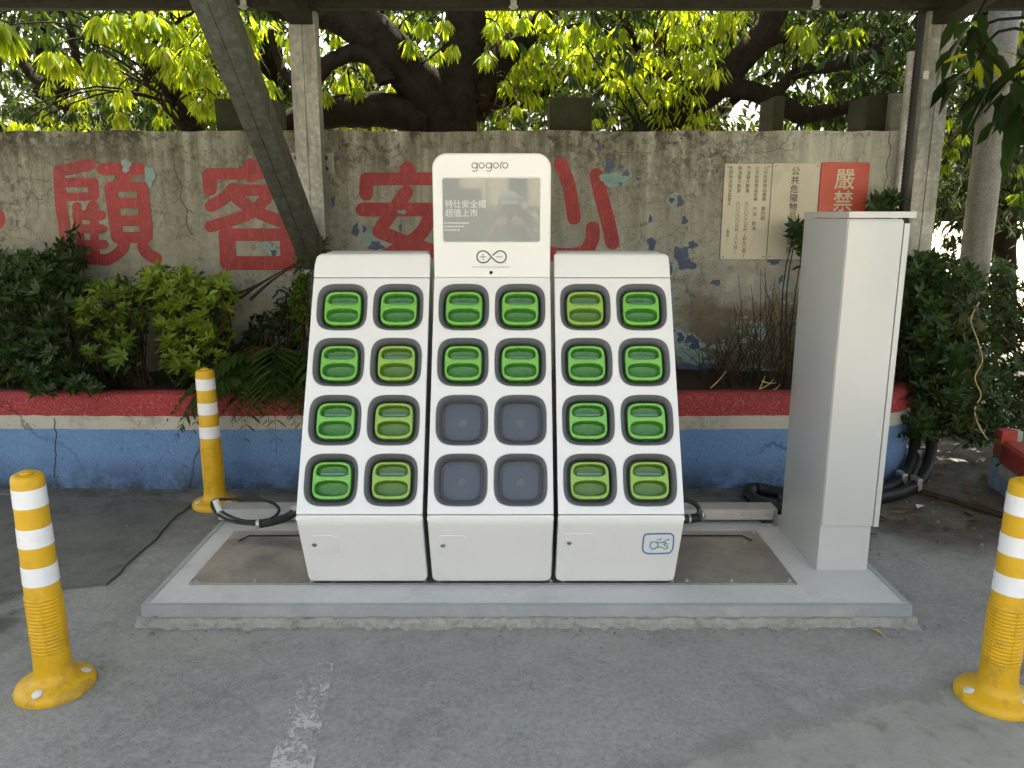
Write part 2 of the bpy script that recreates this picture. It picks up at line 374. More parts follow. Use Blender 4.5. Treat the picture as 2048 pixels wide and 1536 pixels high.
def mat_wall():
    s = NT('painted_plaster'); co = s.co(); x, y, z = s.xyz()
    b = s.noise(1.1, 7, .62, dist=.5)
    c = s.mix(s.mapr(b, .3, .7), (.215, .211, .168), (.318, .312, .262)); c = s.mix(s.mapr(x, .3, 1.6), c, (.39, .385, .335))
    c = s.mix(s.mapr(s.noise(24, 6, .7), .35, .75), c, s.mix(.5, c, (.52, .51, .44)))
    whit = s.math('MULTIPLY', s.mapr(x, 1.35, 1.75), s.mapr(s.noise(1.6, 6, .6), .34, .56)); whit = s.math('MULTIPLY', whit, s.mapr(z, 1.2, 1.7))
    c = s.mix(s.math('MULTIPLY', whit, .75), c, (.56, .56, .50))
    # rain streaks and mould running down from the coping
    st = s.noise(3.4, 8, .66, s.co((2.6, 1, .32)), .3); top = s.mapr(z, 1.25, 2.05)
    stm = s.math('MULTIPLY', s.mapr(st, .36, .58), s.math('ADD', s.math('MULTIPLY', top, .85), .24))
    lefty = s.mapr(x, 2.2, 1.0, .45, 1.0)
    stm = s.math('MULTIPLY', stm, lefty)
    c = s.mix(s.math('MULTIPLY', stm, .80), c, (.095, .089, .06))
    sp = s.noise(17, 8, .78, dist=.4)
    md = s.math('MULTIPLY', s.mapr(s.noise(58, 4, .75), .56, .64), s.mapr(s.noise(2.0, 6, .7), .44, .60)); c = s.mix(s.math('MULTIPLY', md, .9), c, (.04, .036, .026))
    edge = s.math('MULTIPLY', s.mapr(z, 1.80, 2.04), s.mapr(s.math('ADD', s.math('MULTIPLY', s.noise(2.3, 5), .5), s.math('MULTIPLY', sp, .5)), .48, .56)); edge = s.math('MULTIPLY', edge, lefty)
    c = s.mix(s.math('MULTIPLY', edge, .88), c, (.024, .021, .015))
    patch = s.math('MULTIPLY', s.mapr(s.noise(1.5, 6, .7), .46, .58), s.mapr(sp, .47, .60))
    c = s.mix(s.math('MULTIPLY', patch, .70), c, (.055, .05, .036))
    # spidery cracks
    wv = s.n('ShaderNodeVectorMath', operation='ADD'); s.put(wv.inputs[0], s.co((1.2, 1, 1))); sc = s.n('ShaderNodeVectorMath', operation='SCALE'); s.put(sc.inputs[0], s.noise(5, 5, .6, out=1)); sc.inputs['Scale'].default_value = .22; s.put(wv.inputs[1], sc.outputs[0])
    ck = s.voro(8.5, 'DISTANCE_TO_EDGE', wv.outputs[0]); ckm = s.math('MULTIPLY', s.mapr(ck, .026, .006), s.mapr(s.noise(1.35, 7, .72), .50, .60))
    c = s.mix(s.math('MULTIPLY', ckm, .62), c, (.045, .04, .03))
    # lower part: older coats of blue, brown and pale green showing where the paint has gone
    low = s.mapr(z, 1.32, .95); br = s.math('MULTIPLY', s.math('MULTIPLY', s.mapr(x, 1.05, 1.2), s.mapr(x, 2.0, 1.8)), low)
    brn = s.math('MULTIPLY', br, s.mapr(s.noise(2.4, 6, .65), .30, .44))
    c = s.mix(s.math('MULTIPLY', brn, .85), c, s.mix(s.mapr(s.noise(6, 6, .7), .35, .65), (.15, .105, .058), (.085, .068, .038)))
    gl = s.math('MULTIPLY', s.mapr(z, 1.15, .85), s.mapr(s.noise(3, 6, .6), .38, .55)); c = s.mix(s.math('MULTIPLY', gl, .6), c, (.10, .10, .07))
    pe = s.noise(3.6, 6, .58, s.co((1.0, 1, 1.3))); region = s.math('ADD', s.math('MULTIPLY', s.mapr(z, 1.85, 1.05), .10), s.math('MULTIPLY', s.mapr(x, -1.4, 1.4), .035))
    pv = s.math('ADD', pe, region)
    c = s.mix(s.mapr(pv, .705, .712), c, (.24, .32, .31)); c = s.mix(s.mapr(pv, .735, .741), c, (.065, .085, .14))
    hgt = s.math('SUBTRACT', s.math('ADD', s.math('MULTIPLY', s.noise(40, 6, .7), .5), s.math('MULTIPLY', b, .6)), s.math('ADD', ckm, s.math('MULTIPLY', s.mapr(pv, .70, .712), .7)))
    return s.done(s.bsdf(c, .88, 0, s.bump(hgt, .45, .01), .25))
M['wall'] = mat_wall()
def mat_worn(name, col, dark, amount=.62, streak=(1, 1, 1)):
    s = NT(name); n = s.noise(5.5, 8, .72, dist=.5); br = s.noise(10, 5, .7, s.co(streak))
    c = s.mix(s.mapr(br, .35, .7), col, dark); c = s.mix(s.math('MULTIPLY', s.mapr(s.noise(120, 3, .7), .58, .72), .25), c, (.52, .36, .30))
    bs = s.noise(7, 6, .7, s.co((6, 1, 1.2)), 1.2); c = s.mix(s.math('MULTIPLY', s.mapr(bs, .52, .70), .45), c, (.44, .13, .12)); c = s.mix(s.math('MULTIPLY', s.mapr(s.noise(2.3, 7, .75), .54, .66), .4), c, (.07, .03, .025))
    a = s.mapr(s.math('ADD', s.math('MULTIPLY', n, .75), s.math('MULTIPLY', s.noise(38, 4, .7), .25)), amount, amount + .02, 1, 0)
    return s.done(s.bsdf(c, .6, 0, None, .35, 0, a))
M['red'] = mat_worn('wall_red_paint', (.30, .034, .036), (.215, .023, .025), .66)
M['linepaint'] = None
def mat_line():
    s = NT('worn_line_paint'); n = s.noise(9, 8, .78); m = s.noise(2.2, 4, .6); f = s.noise(60, 4, .75)
    x, y, z = s.xyz()
    a = s.math('ADD', s.math('MULTIPLY', n, .6), s.math('ADD', s.math('MULTIPLY', f, .25), s.math('MULTIPLY', m, .25)))
    a = s.math('SUBTRACT', a, s.mapr(y, 2.0, 2.62, 0, .10))
    a = s.mapr(a, .478, .55)
    return s.done(s.bsdf((.50, .50, .47), .8, 0, None, .3, 0, s.math('MULTIPLY', a, .85)))
M['linepaint'] = mat_line()
def mat_patch(name, a, b):
    s = NT(name); c = s.mix(s.mapr(s.noise(14, 6, .7), .35, .7), a, b); return s.done(s.bsdf(c, .85, 0, s.bump(s.noise(60, 4), .3, .004), .3))
M['teal'] = mat_patch('old_teal_paint', (.25, .32, .28), (.13, .24, .26))
M['navy'] = mat_patch('old_blue_paint', (.06, .08, .14), (.10, .12, .17))
def mat_planter():
    s = NT('planter_paint'); x, y, z = s.xyz(); wob = s.math('MULTIPLY', s.math('SUBTRACT', s.noise(9, 5, .7), .5), .018); zz = s.math('ADD', z, wob)
    g = s.noise(95, 4, .75); g2 = s.noise(40, 5, .7); b = s.noise(2.2, 7, .65)
    red = s.mix(s.mapr(b, .3, .7), (.32, .03, .035), (.24, .03, .032)); red = s.mix(s.math('MULTIPLY', s.mapr(g, .52, .68), .55), red, (.50, .30, .27))
    red = s.mix(s.math('MULTIPLY', s.mapr(s.noise(6, 6, .7), .55, .68), s.mapr(z, .47, .56, 0, .6)), red, (.06, .055, .035))
    wht = s.mix(s.mapr(b, .35, .7), (.48, .47, .41), (.39, .37, .30)); wht = s.mix(s.math('MULTIPLY', s.mapr(s.noise(3.2, 6, .7), .54, .66), .6), wht, (.16, .12, .08))
    blu = s.mix(s.mapr(b, .3, .7), (.105, .20, .40), (.14, .255, .46)); blu = s.mix(s.math('MULTIPLY', s.mapr(g, .52, .68), .55), blu, (.30, .38, .50)); 
    c = s.mix(s.math('GREATER_THAN', zz, .435), wht, red); c = s.mix(s.math('LESS_THAN', zz, .357), c, blu)
    pits = s.mapr(g2, .40, .34); c = s.mix(s.math('MULTIPLY', pits, s.mapr(z, .5, .1, .25, .75)), c, (.03, .035, .045))
    dirt = s.math('MULTIPLY', s.mapr(z, .20, .0), s.mapr(s.noise(6, 7, .7), .34, .56)); c = s.mix(s.math('MULTIPLY', dirt, .85), c, (.032, .03, .022))
    wv = s.n('ShaderNodeVectorMath', operation='ADD'); s.put(wv.inputs[0], s.co((1, 1, .35))); sc = s.n('ShaderNodeVectorMath', operation='SCALE'); s.put(sc.inputs[0], s.noise(6, 5, .6, out=1)); sc.inputs['Scale'].default_value = .12; s.put(wv.inputs[1], sc.outputs[0])
    ck = s.mapr(s.voro(.85, 'DISTANCE_TO_EDGE', wv.outputs[0]), .006, .002); ck = s.math('MULTIPLY', ck, s.mapr(s.noise(.9, 2), .52, .6)); c = s.mix(s.math('MULTIPLY', ck, .5), c, (.03, .03, .04))
    h = s.math('ADD', s.math('MULTIPLY', g, .6), s.math('SUBTRACT', g2, ck))
    return s.done(s.bsdf(c, .8, 0, s.bump(h, .7, .006), .3))
M['planter'] = mat_planter()
def mat_sign(name, a, b):
    s = NT(name); c = s.mix(s.mapr(s.noise(3, 6, .6), .3, .7), a, b); c = s.mix(s.math('MULTIPLY', s.mapr(s.noise(5, 7, .7, s.co((1, 1, .5))), .56, .68), .4), c, tuple(x * .55 for x in b))
    return s.done(s.bsdf(c, .42, 0, s.bump(s.noise(3, 3), .08, .01), .5))
M['sign'] = mat_sign('sign_cream', (.52, .49, .385), (.44, .41, .315))
M['signred'] = mat_sign('sign_red', (.50, .075, .04), (.42, .06, .035))
M['signink'] = mat_simple('sign_ink', (.075, .07, .06), .6, var=.3)
M['signpale'] = mat_simple('sign_pale', (.55, .50, .38), .5)
def mat_leaf(name, a, b, trans=.42, rough=.38, tmul=1.5):
    s = NT(name); g = s.n('ShaderNodeNewGeometry'); r_ = g.outputs['Random Per Island']
    c = s.ramp(r_, [(0, a), (.55, tuple((p + q) / 2 for p, q in zip(a, b))), (1, b)])
    c = s.mix(s.mapr(s.noise(5, 3), .3, .7, 0, .3), c, tuple(p * .7 for p in a))
    d = s.bsdf(c, rough, 0, None, .28)
    t = s.n('ShaderNodeBsdfTranslucent'); s.put(t.inputs[0], s.mix(1.0, c, (1.25 * tmul, 1.15 * tmul, .45 * tmul), 'MULTIPLY'))
    m = s.n('ShaderNodeMixShader'); m.inputs[0].default_value = trans; s.t.links.new(d, m.inputs[1]); s.t.links.new(t.outputs[0], m.inputs[2])
    return s.done(m.outputs[0])
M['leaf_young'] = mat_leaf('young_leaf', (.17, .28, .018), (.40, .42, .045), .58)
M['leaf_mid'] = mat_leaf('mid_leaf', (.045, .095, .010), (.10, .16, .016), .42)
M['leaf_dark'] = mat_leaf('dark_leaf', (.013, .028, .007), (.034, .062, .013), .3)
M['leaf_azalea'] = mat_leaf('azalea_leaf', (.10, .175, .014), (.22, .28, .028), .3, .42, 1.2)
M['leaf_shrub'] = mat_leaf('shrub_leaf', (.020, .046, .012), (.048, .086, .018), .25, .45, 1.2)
M['leaf_fern'] = mat_leaf('fern_leaf', (.035, .07, .016), (.075, .12, .022), .3, .5, 1.2)
M['leaf_broad'] = mat_leaf('broad_leaf', (.012, .028, .008), (.028, .056, .012), .35, .4)
M['leaf_dry'] = mat_leaf('dry_leaf', (.10, .06, .025), (.28, .19, .08), .25, .7, 1.0)
M['rust'] = mat_leaf('rusty_leaf', (.06, .030, .014), (.11, .06, .024), .25, .7, 1.0)

# ------------------------------------------------------------------ leaves
def leaf_mesh(name, P, D, N, L, W, droop=.25, fold=.25):
    """P base points, D directions, N rough normals, L lengths, W half widths: 4 triangles a leaf"""
    P = np.asarray(P, float); D = np.asarray(D, float); N = np.asarray(N, float); n = len(P)
    L = np.broadcast_to(np.asarray(L, float), (n,))[:, None]; W = np.broadcast_to(np.asarray(W, float), (n,))[:, None]
    D = D / np.linalg.norm(D, axis=1, keepdims=True); Sd = np.cross(D, N); Sd /= np.linalg.norm(Sd, axis=1, keepdims=True) + 1e-9; Nn = np.cross(Sd, D)
    down = np.array([0, 0, -1.0])
    def q(t, wd, up): return P + D * L * t + down * L * droop * t * t + Sd * W * wd + Nn * W * up
    V = np.stack([P, q(.26, .82, fold), q(.62, .9, fold), q(1, 0, 0), q(.62, -.9, fold), q(.26, -.82, fold), q(.46, 0, -fold * .6)], 1)
    F = np.array([[6, 1, 0], [6, 2, 1], [6, 3, 2], [6, 4, 3], [6, 5, 4], [6, 0, 5]])
    F = (F[None] + (np.arange(n) * 7)[:, None, None]).reshape(-1, 3)
    me = bpy.data.meshes.new(name); V = V.reshape(-1, 3)
    me.vertices.add(len(V)); me.vertices.foreach_set('co', V.ravel()); me.loops.add(len(F) * 3); me.loops.foreach_set('vertex_index', F.ravel())
    me.polygons.add(len(F)); me.polygons.foreach_set('loop_start', np.arange(0, len(F) * 3, 3)); me.polygons.foreach_set('loop_total', np.full(len(F), 3))
    me.update(); me.validate(); return me
class Leaves:
    def __init__(s): s.P = []; s.D = []; s.N = []; s.L = []; s.W = []
    def add(s, P, D, N, L, W): s.P.append(P); s.D.append(D); s.N.append(N); s.L.append(L); s.W.append(W)
    def build(s, name, mat, parent, droop=.25):
        if not s.P: return None
        return obj(name, leaf_mesh(name, np.concatenate(s.P), np.concatenate(s.D), np.concatenate(s.N), np.concatenate(s.L), np.concatenate(s.W), droop), mat, parent)
def droop_spray(lv, c, n, L, spread=.5, w=.115):
    """hanging spray of long leaves as on a mango shoot"""
    n = int(n * 2.2); L = L * .80; w = w * 1.1
    a = rng.uniform(0, 2 * np.pi, n); out = rng.uniform(.25, 1.25, n) * spread; dz = -rng.uniform(.35, 1.0, n)
    D = np.stack([np.cos(a) * out, np.sin(a) * out, dz], 1) + rng.normal(0, .08, (n, 3))
    P = np.asarray(c)[None] + np.stack([np.cos(a) * .35 * L * out * 2, np.sin(a) * .35 * L * out * 2, rng.uniform(-.35, .25, n) * L], 1)
    N = np.stack([np.cos(a), np.sin(a), np.full(n, .5)], 1) + rng.normal(0, .3, (n, 3))
    ln = L * rng.uniform(.7, 1.15, n); lv.add(P, D, N, ln, ln * w)
def scatter(lv, P, L, w=.17, down=.25):
    n = len(P); D = rng.normal(0, 1, (n, 3)); D[:, 2] -= down * 2; N = rng.normal(0, .6, (n, 3)); N[:, 2] += .9
    ln = L * rng.uniform(.65, 1.2, n); lv.add(P, D, N, ln, ln * w)
def rosette(lv, c, axis, n, L, w=.175):
    ax = np.asarray(axis, float); ax /= np.linalg.norm(ax); t = np.cross(ax, [.3, .9, .2]); t /= np.linalg.norm(t); b = np.cross(ax, t)
    a = np.arange(n) * 2.399 + rng.uniform(0, 6); el = rng.uniform(.05, .85, n)
    D = (np.cos(a)[:, None] * t + np.sin(a)[:, None] * b) * np.cos(el)[:, None] + ax * np.sin(el)[:, None]
    N = ax[None] + rng.normal(0, .15, (n, 3)); ln = L * rng.uniform(.65, 1.1, n)
    lv.add(np.asarray(c)[None] + D * L * .08, D, N, ln, ln * w)

def mat_cement():
    s = NT('cement_smear'); f = s.noise(5, 8, .7, dist=.5); g = s.noise(90, 4, .7); c = s.mix(s.mapr(f, .35, .68), (.27, .275, .25), (.37, .375, .34)); c = s.mix(s.math('MULTIPLY', s.mapr(s.noise(9, 7, .7), .54, .66), .6), c, (.15, .155, .12))
    x, y, z = s.xyz(); d = s.math('SUBTRACT', s.math('SUBTRACT', 2.02, y), s.math('MULTIPLY', s.math('SUBTRACT', .55, x), .36))      # distance inside the slanting front of the smear
    d = s.math('MULTIPLY', s.mapr(d, -.22, .10), s.mapr(x, 2.04, 1.9))
    a = s.mapr(s.math('ADD', s.math('MULTIPLY', s.math('ADD', s.math('MULTIPLY', s.noise(3.2, 8, .72, dist=.6), .8), s.math('MULTIPLY', g, .2)), .7), s.math('MULTIPLY', d, .5)), .60, .76, 0, .85); a = s.math('MULTIPLY', a, s.mapr(d, .0, .15))
    return s.done(s.bsdf(c, .85, 0, s.bump(s.math('ADD', f, g), .6, .006), .3, 0, a))
# ================================================================== THE SETTING
mb = MB(); mb.add([(-200, -200, 0), (200, -200, 0), (200, 200, 0), (-200, 200, 0)], [(0, 1, 2, 3)])
setp(mb.build('ground', M['ground']), kind='structure')
def sheet(name, pts, z, mat, kind='structure', jit=0.0, n=10, parent=None):
    out = []
    k = len(pts)
    for i in range(k):
        a, b = Vector((*pts[i], 0)), Vector((*pts[(i + 1) % k], 0))
        for j in range(n):
            p = a.lerp(b, j / n) + Vector((rnd.uniform(-jit, jit), rnd.uniform(-jit, jit), 0)); out.append((p.x, p.y))
    bm = bmesh.new(); vs = [bm.verts.new((x, y, z)) for x, y in out]; f = bm.faces.new(vs)
    if f.normal.z < 0: f.normal_flip()
    ex = bmesh.ops.extrude_face_region(bm, geom=[f]); 
    for q in ex['geom']:
        if isinstance(q, bmesh.types.BMVert): q.co.z -= z - .0008
    bmesh.ops.recalc_face_normals(bm, faces=bm.faces[:]); bmesh.ops.triangulate(bm, faces=[q for q in bm.faces if len(q.verts) > 4])
    me = bpy.data.meshes.new(name); bm.to_mesh(me); bm.free(); o = obj(name, me, mat, parent)
    if kind: o['kind'] = kind
    return o
g = lambda x, y: tuple(onz(x, y)[:2])
sheet('asphalt_patch', [(-4.2, 2.95), g(0, 1187), g(215, 1171), g(385, 1008), (-2.4, 4.13), (-4.2, 4.2)], .014, M['patch'], jit=.012)
mb = MB(); nx, ny = 24, 12; V = [(.3 + 1.75 * i / nx, 1.75 + .75 * j / ny, .004) for i in range(nx + 1) for j in range(ny + 1)]   # its outline is where the cement thins out
mb.add(V, [(i * (ny + 1) + j, (i + 1) * (ny + 1) + j, (i + 1) * (ny + 1) + j + 1, i * (ny + 1) + j + 1) for i in range(nx) for j in range(ny)]); setp(mb.build('cement_smear', mat_cement()), kind='structure')
mb = MB(); a, b, c2, d = onz(535, 1545, .004), onz(625, 1545, .004), onz(668, 1325, .004), onz(606, 1325, .004)
mb.add([a, b, c2, d], [(0, 1, 2, 3)]); setp(mb.build('road_marking', M['linepaint']), kind='structure')

# ================================================================== BOUNDARY WALL
WY = 5.0
wall = thing('boundary_wall', 'old stained white plaster wall behind the stations with big red painted characters', 'wall', (-.8, WY, 0))
mb = MB()
# top edge slightly uneven
nx = 90; X0, X1, TH = -6.2, 2.47, .18
V = []; F = []
for i in range(nx + 1):
    x = X0 + (X1 - X0) * i / nx; zt = 2.055 + rnd.uniform(-.006, .006); V += [(x, WY, 0), (x, WY, zt), (x, WY + TH, zt), (x, WY + TH, 0)]
for i in range(nx):
    q = 4 * i
    F += [(q, q + 4, q + 5, q + 1), (q + 1, q + 5, q + 6, q + 2), (q + 2, q + 6, q + 7, q + 3)]
F += [(0, 1, 2, 3), (4 * nx + 3, 4 * nx + 2, 4 * nx + 1, 4 * nx)]
mb.add(V, F); mb.build('plaster', M['wall'], wall)
def crop(ox, oy, sc): return lambda p: (ox + p[0] / sc, oy + p[1] / sc)
def wallpt(px, py, off):
    p = at(px, py, WY - .0015); p.y = WY - .0012 - off; return p
chars = {
 'gu': (crop(90, 300, 6.143), [([(185, 255), (350, 222), (545, 180)], 150), ([(170, 262), (200, 700), (250, 1000), (240, 1330)], 150), ([(250, 400), (590, 402)], 120),
    ([(590, 405), (600, 560)], 135), ([(600, 570), (260, 576)], 104), ([(390, 695), (402, 790)], 115), ([(590, 690), (545, 800)], 140), ([(420, 802), (690, 802)], 122),
    ([(385, 790), (420, 1000), (470, 1330)], 108), ([(600, 800), (620, 1300)], 110), ([(440, 970), (708, 970)], 112), ([(450, 1160), (725, 1160)], 115), ([(480, 1342), (800, 1342)], 132),
    ([(712, 235), (1175, 235)], 152), ([(1000, 250), (950, 420)], 170), ([(805, 452), (1195, 449)], 122), ([(1195, 462), (1250, 1060)], 150), ([(1245, 1072), (890, 1078)], 138),
    ([(890, 1065), (805, 465)], 152), ([(850, 652), (1200, 652)], 130), ([(860, 868), (1230, 868)], 132), ([(975, 1150), (930, 1240), (800, 1335), (700, 1345)], 140), ([(1205, 1185), (1260, 1270), (1370, 1335)], 145)]),
 'ke': (crop(390, 300, 5.907), [([(655, 195), (665, 290)], 190), ([(170, 283), (1180, 272)], 138), ([(170, 290), (178, 455)], 172), ([(1180, 280), (1190, 500)], 150),
    ([(445, 460), (330, 580), (190, 660)], 150), ([(450, 475), (900, 475)], 135), ([(890, 500), (700, 715), (470, 820), (185, 902)], 145), ([(480, 550), (700, 715), (1060, 860)], 145),
    ([(375, 1000), (1100, 1000)], 150), ([(1100, 1000), (1112, 1330)], 200), ([(378, 1000), (392, 1330)], 195), ([(392, 1335), (1112, 1335)], 165)]),
 'an': (crop(700, 300, 6.982), [([(803, 275), (803, 380)], 228), ([(245, 402), (1360, 402)], 182), ([(230, 410), (225, 612)], 195), ([(1370, 410), (1380, 612)], 195), ([(785, 590), (505, 980), (405, 1140)], 195),
    ([(405, 1140), (800, 1290), (1250, 1440)], 190), ([(175, 832), (1430, 832)], 195), ([(1140, 900), (1000, 1150), (820, 1300), (500, 1480)], 195)]),
 'xin': (crop(1090, 300, 6.982), [([(215, 190), (335, 500), (405, 950)], 188), ([(718, 352), (800, 700), (880, 1000), (942, 1292)], 200), ([(668, 1092), (655, 1260), (545, 1425), (300, 1466), (40, 1430), (-50, 1280), (-65, 1000)], 195)]),
 'dot': (crop(0, 0, 1), [([(-60, 432), (-15, 438)], 52)])}
names = {'gu': '顧', 'ke': '客', 'an': '安', 'xin': '心', 'dot': ''}
for key, (cv, strokes) in chars.items():
    mb = MB()
    for i, (pts, wd) in enumerate(strokes):
        sc = cv((1, 0))[0] - cv((0, 0))[0]
        ribbon(mb, [cv(p) for p in pts], wd * sc, wallpt, .00018 * i)
    mb.build('painted_character', M['red'], wall)
BN = [0]
def blob(px, py, rx, ry, mat, off, spiky=.35, n=26, name='paint_patch'):
    BN[0] += 1; off += .00002 * BN[0]
    mb = MB(); ph = [rnd.uniform(0, 6) for _ in range(4)]; V = [wallpt(px, py, off)]
    for i in range(n):
        a = 2 * math.pi * i / n; r = 1 + spiky * (.5 * math.sin(3 * a + ph[0]) + .4 * math.sin(5 * a + ph[1]) + .5 * (rnd.random() - .5))
        V.append(wallpt(px + rx * r * math.cos(a), py + ry * r * math.sin(a), off))
    mb.add(V, [(0, i + 1, (i + 1) % n + 1) for i in range(n)]); mb.build(name, mat, wall)
for q in [(253, 331, 9, 13, 'teal', .0050), (300, 352, 10, 20, 'teal', .0050), (1232, 358, 27, 15, 'teal', .0011), (1215, 360, 12, 11, 'teal', .0012), (1219, 329, 9, 15, 'navy', .0005), (1241, 333, 7, 5, 'navy', .0006), (1252, 347, 7, 6, 'navy', .0013),
          (1277, 358, 5, 4, 'navy', .0005), (1241, 368, 4, 4, 'navy', .0014), (1301, 438, 4, 8, 'navy', .0005), (1303, 488, 8, 14, 'navy', .0005), (1306, 442, 2, 4, 'teal', .0006), (1360, 403, 6, 11, 'navy', .0005), (1369, 441, 6, 9, 'navy', .0005),
          (1385, 490, 9, 8, 'navy', .0005), (1362, 510, 15, 18, 'navy', .0005), (1375, 530, 18, 10, 'navy', .0005), (711, 460, 7, 13, 'navy', .0005), (735, 475, 15, 16, 'teal', .0005), (729, 458, 4, 7, 'navy', .0006), (752, 492, 14, 9, 'navy', .0006),
          (801, 455, 3, 8, 'navy', .0005), (804, 424, 9, 4, 'teal', .0016), (672, 316, 6, 5, 'navy', .0005), (666, 402, 4, 12, 'navy', .0005), (1548, 523, 13, 6, 'navy', .0005), (1572, 570, 12, 15, 'teal', .0005), (1566, 560, 10, 8, 'navy', .0004),
          (1385, 712, 30, 15, 'teal', .0006), (1390, 735, 42, 12, 'navy', .0005), (1432, 565, 10, 6, 'navy', .0005), (264, 582, 12, 16, 'teal', .0005), (1197, 298, 7, 4, 'navy', .0005), (690, 520, 10, 8, 'navy', .0005), (530, 492, 10, 8, 'teal', .0005)]:
    blob(q[0], q[1], q[2], q[3], M[q[4]], q[5])

mb = MB(); M['crack'] = mat_simple('crack_shadow', (.055, .048, .036), .95, spec=.1)
for i, (pts, wd) in enumerate((([(1582, 262), (1574, 282), (1562, 292), (1556, 297), (1540, 304), (1512, 305)], 1.8), ([(1558, 296), (1575, 302), (1588, 300)], 1.5), ([(1781, 262), (1778, 285), (1781, 300), (1773, 330), (1775, 350), (1768, 375), (1766, 395)], 2.2),
        ([(348, 330), (352, 352), (364, 372), (360, 395), (374, 420), (372, 448), (384, 470)], 2.4), ([(364, 372), (380, 380), (396, 378)], 1.5), ([(360, 395), (345, 408)], 1.4), ([(374, 420), (392, 428)], 1.6), ([(352, 352), (338, 362)], 1.3), ([(372, 448), (358, 460), (352, 480)], 1.4), ([(756, 372), (754, 388), (768, 398)], 1.3), ([(1238, 305), (1300, 306)], 1.2))):
    pj = []
    for p_, q_ in zip(pts, pts[1:]):
        for t_ in (0, .33, .66): pj.append((p_[0] + (q_[0] - p_[0]) * t_ + rnd.uniform(-1.6, 1.6), p_[1] + (q_[1] - p_[1]) * t_ + rnd.uniform(-1.6, 1.6)))
    ribbon(mb, pj + [pts[-1]], wd * .6, wallpt, .0001 + .00001 * i, smooth=False)
mb.build('crack', M['crack'], wall)
# concrete posts that stand behind the wall
def block(x0, x1, ytop, Y, mat, label, dep=.3):
    a = at(x0, 240, Y); b = at(x1, 240, Y); zt = at(x0, ytop, Y).z; mb = MB()
    mb.box(((a.x + b.x) / 2, Y + dep / 2, zt / 2), (b.x - a.x, dep, zt), b=.012)
    o = mb.build('concrete_post', mat); return setp(o, label, 'post', 'concrete posts behind the wall')
block(431, 547, 197, 5.22, M['block'], 'broad dark mossy concrete post behind the wall, beside the slanting brace')
block(1099, 1184, 194, 5.22, M['block'], 'square mossy green concrete post behind the wall, right of the big tree')
block(1546, 1568, 192, 5.24, M['block'], 'narrow dark post behind the wall under the low bough')
block(1733, 1776, 190, 5.24, M['block'], 'dark mossy post behind the wall next to the pale pier')
block(1779, 1822, 186, 5.0 + .19, M['pier'], 'pale cracked concrete pier at the right end of the wall')

# ================================================================== PLANTER
pl = thing('planter', 'long low planter painted red, white and blue along the foot of the wall', 'planter', (0, 4.65, 0))
mb = MB(); path = []
for i in range(60): path.append((-6.2 + (1.95 + 6.2) * i / 59, 4.30 + .012 * math.sin(i * .35)))
for i in range(1, 15):
    a = R(90 * i / 14); path.append((1.95 + .52 * math.sin(a), 4.82 - .52 * math.cos(a)))
path.append((2.47, 4.99))
prof = [(0, -.01), (0, .12), (0, .30), (.0, .52), (.008, .55), (.03, .565), (.10, .565), (.115, .55), (.115, .40)]
V = []; F = []; k = len(prof)
for i, (x, y) in enumerate(path):
    a = Vector((*path[max(i - 1, 0)], 0)); b = Vector((*path[min(i + 1, len(path) - 1)], 0)); t = (b - a).normalized(); n = Vector((-t.y, t.x, 0))
    for o_, z in prof: V.append((x + n.x * o_, y + n.y * o_, z + (rnd.uniform(-.004, .004) if z > .5 else 0)))
for i in range(len(path) - 1):
    for j in range(k - 1): F.append((i * k + j, (i + 1) * k + j, (i + 1) * k + j + 1, i * k + j + 1))
mb.add(V, F); mb.build('planter_wall', M['planter'], pl, True, 50)
def planterpt(px, py, off): p = at(px, py, 4.30); p.y = 4.30 + .012 * math.sin((p.x + 6.2) / 8.15 * 59 * .35) - .0015 - off; return p
mb = MB(); ribbon(mb, [(110 + rnd.uniform(-3, 3), 838 + i * 9) for i in range(14)], 2.2, planterpt, 0, smooth=False); mb.build('crack', M['crack'], pl)
mb = MB(); nx, ny = 120, 8; V = []; F = []
for i in range(nx + 1):
    for j in range(ny + 1):
        V.append((-6.2 + 8.55 * i / nx, 4.38 + .62 * j / ny, .50 + rnd.uniform(0, .035) + .04 * j / ny))
for i in range(nx):
    for j in range(ny): q = i * (ny + 1) + j; F.append((q, q + ny + 1, q + ny + 2, q + 1))
mb.add(V, F); mb.build('soil', M['soil'], pl, True, 180)
# the other kerb planter that curves in at the right
mb = MB(); path = cr([(2.80, 4.29, 0), (2.75, 4.05, 0), (2.72, 3.8, 0), (2.75, 3.5, 0), (2.9, 3.25, 0), (3.2, 3.1, 0)], 8)
mat2 = [mat_patch('kerb_red', (.30, .035, .03), (.36, .08, .05)), mat_patch('kerb_white', (.40, .40, .34), (.28, .28, .24)), mat_patch('kerb_blue', (.10, .19, .33), (.30, .34, .34)), M['dirt']]
prof = [(0, 0, 2), (0, .10, 1), (0, .165, 0), (0, .275, 0), (.02, .29, 0), (.11, .29, 0), (.13, .27, 3), (.13, 0, 3)]
k = len(prof)
V = []; F = []; ms = []
for i, p in enumerate(path):
    t = (path[min(i + 1, len(path) - 1)] - path[max(i - 1, 0)]).normalized(); n = Vector((-t.y, t.x, 0))
    if n.x < 0: n = -n
    for o_, z, m_ in prof: V.append(p + n * o_ + Vector((0, 0, z)))
for i in range(len(path) - 1):
    for j in range(k - 1): mb.add([V[i * k + j], V[(i + 1) * k + j], V[(i + 1) * k + j + 1], V[i * k + j + 1]], [(0, 1, 2, 3)], prof[j][2])
mb.add([V[j] for j in range(k)], [tuple(range(k - 1, -1, -1))], 0)
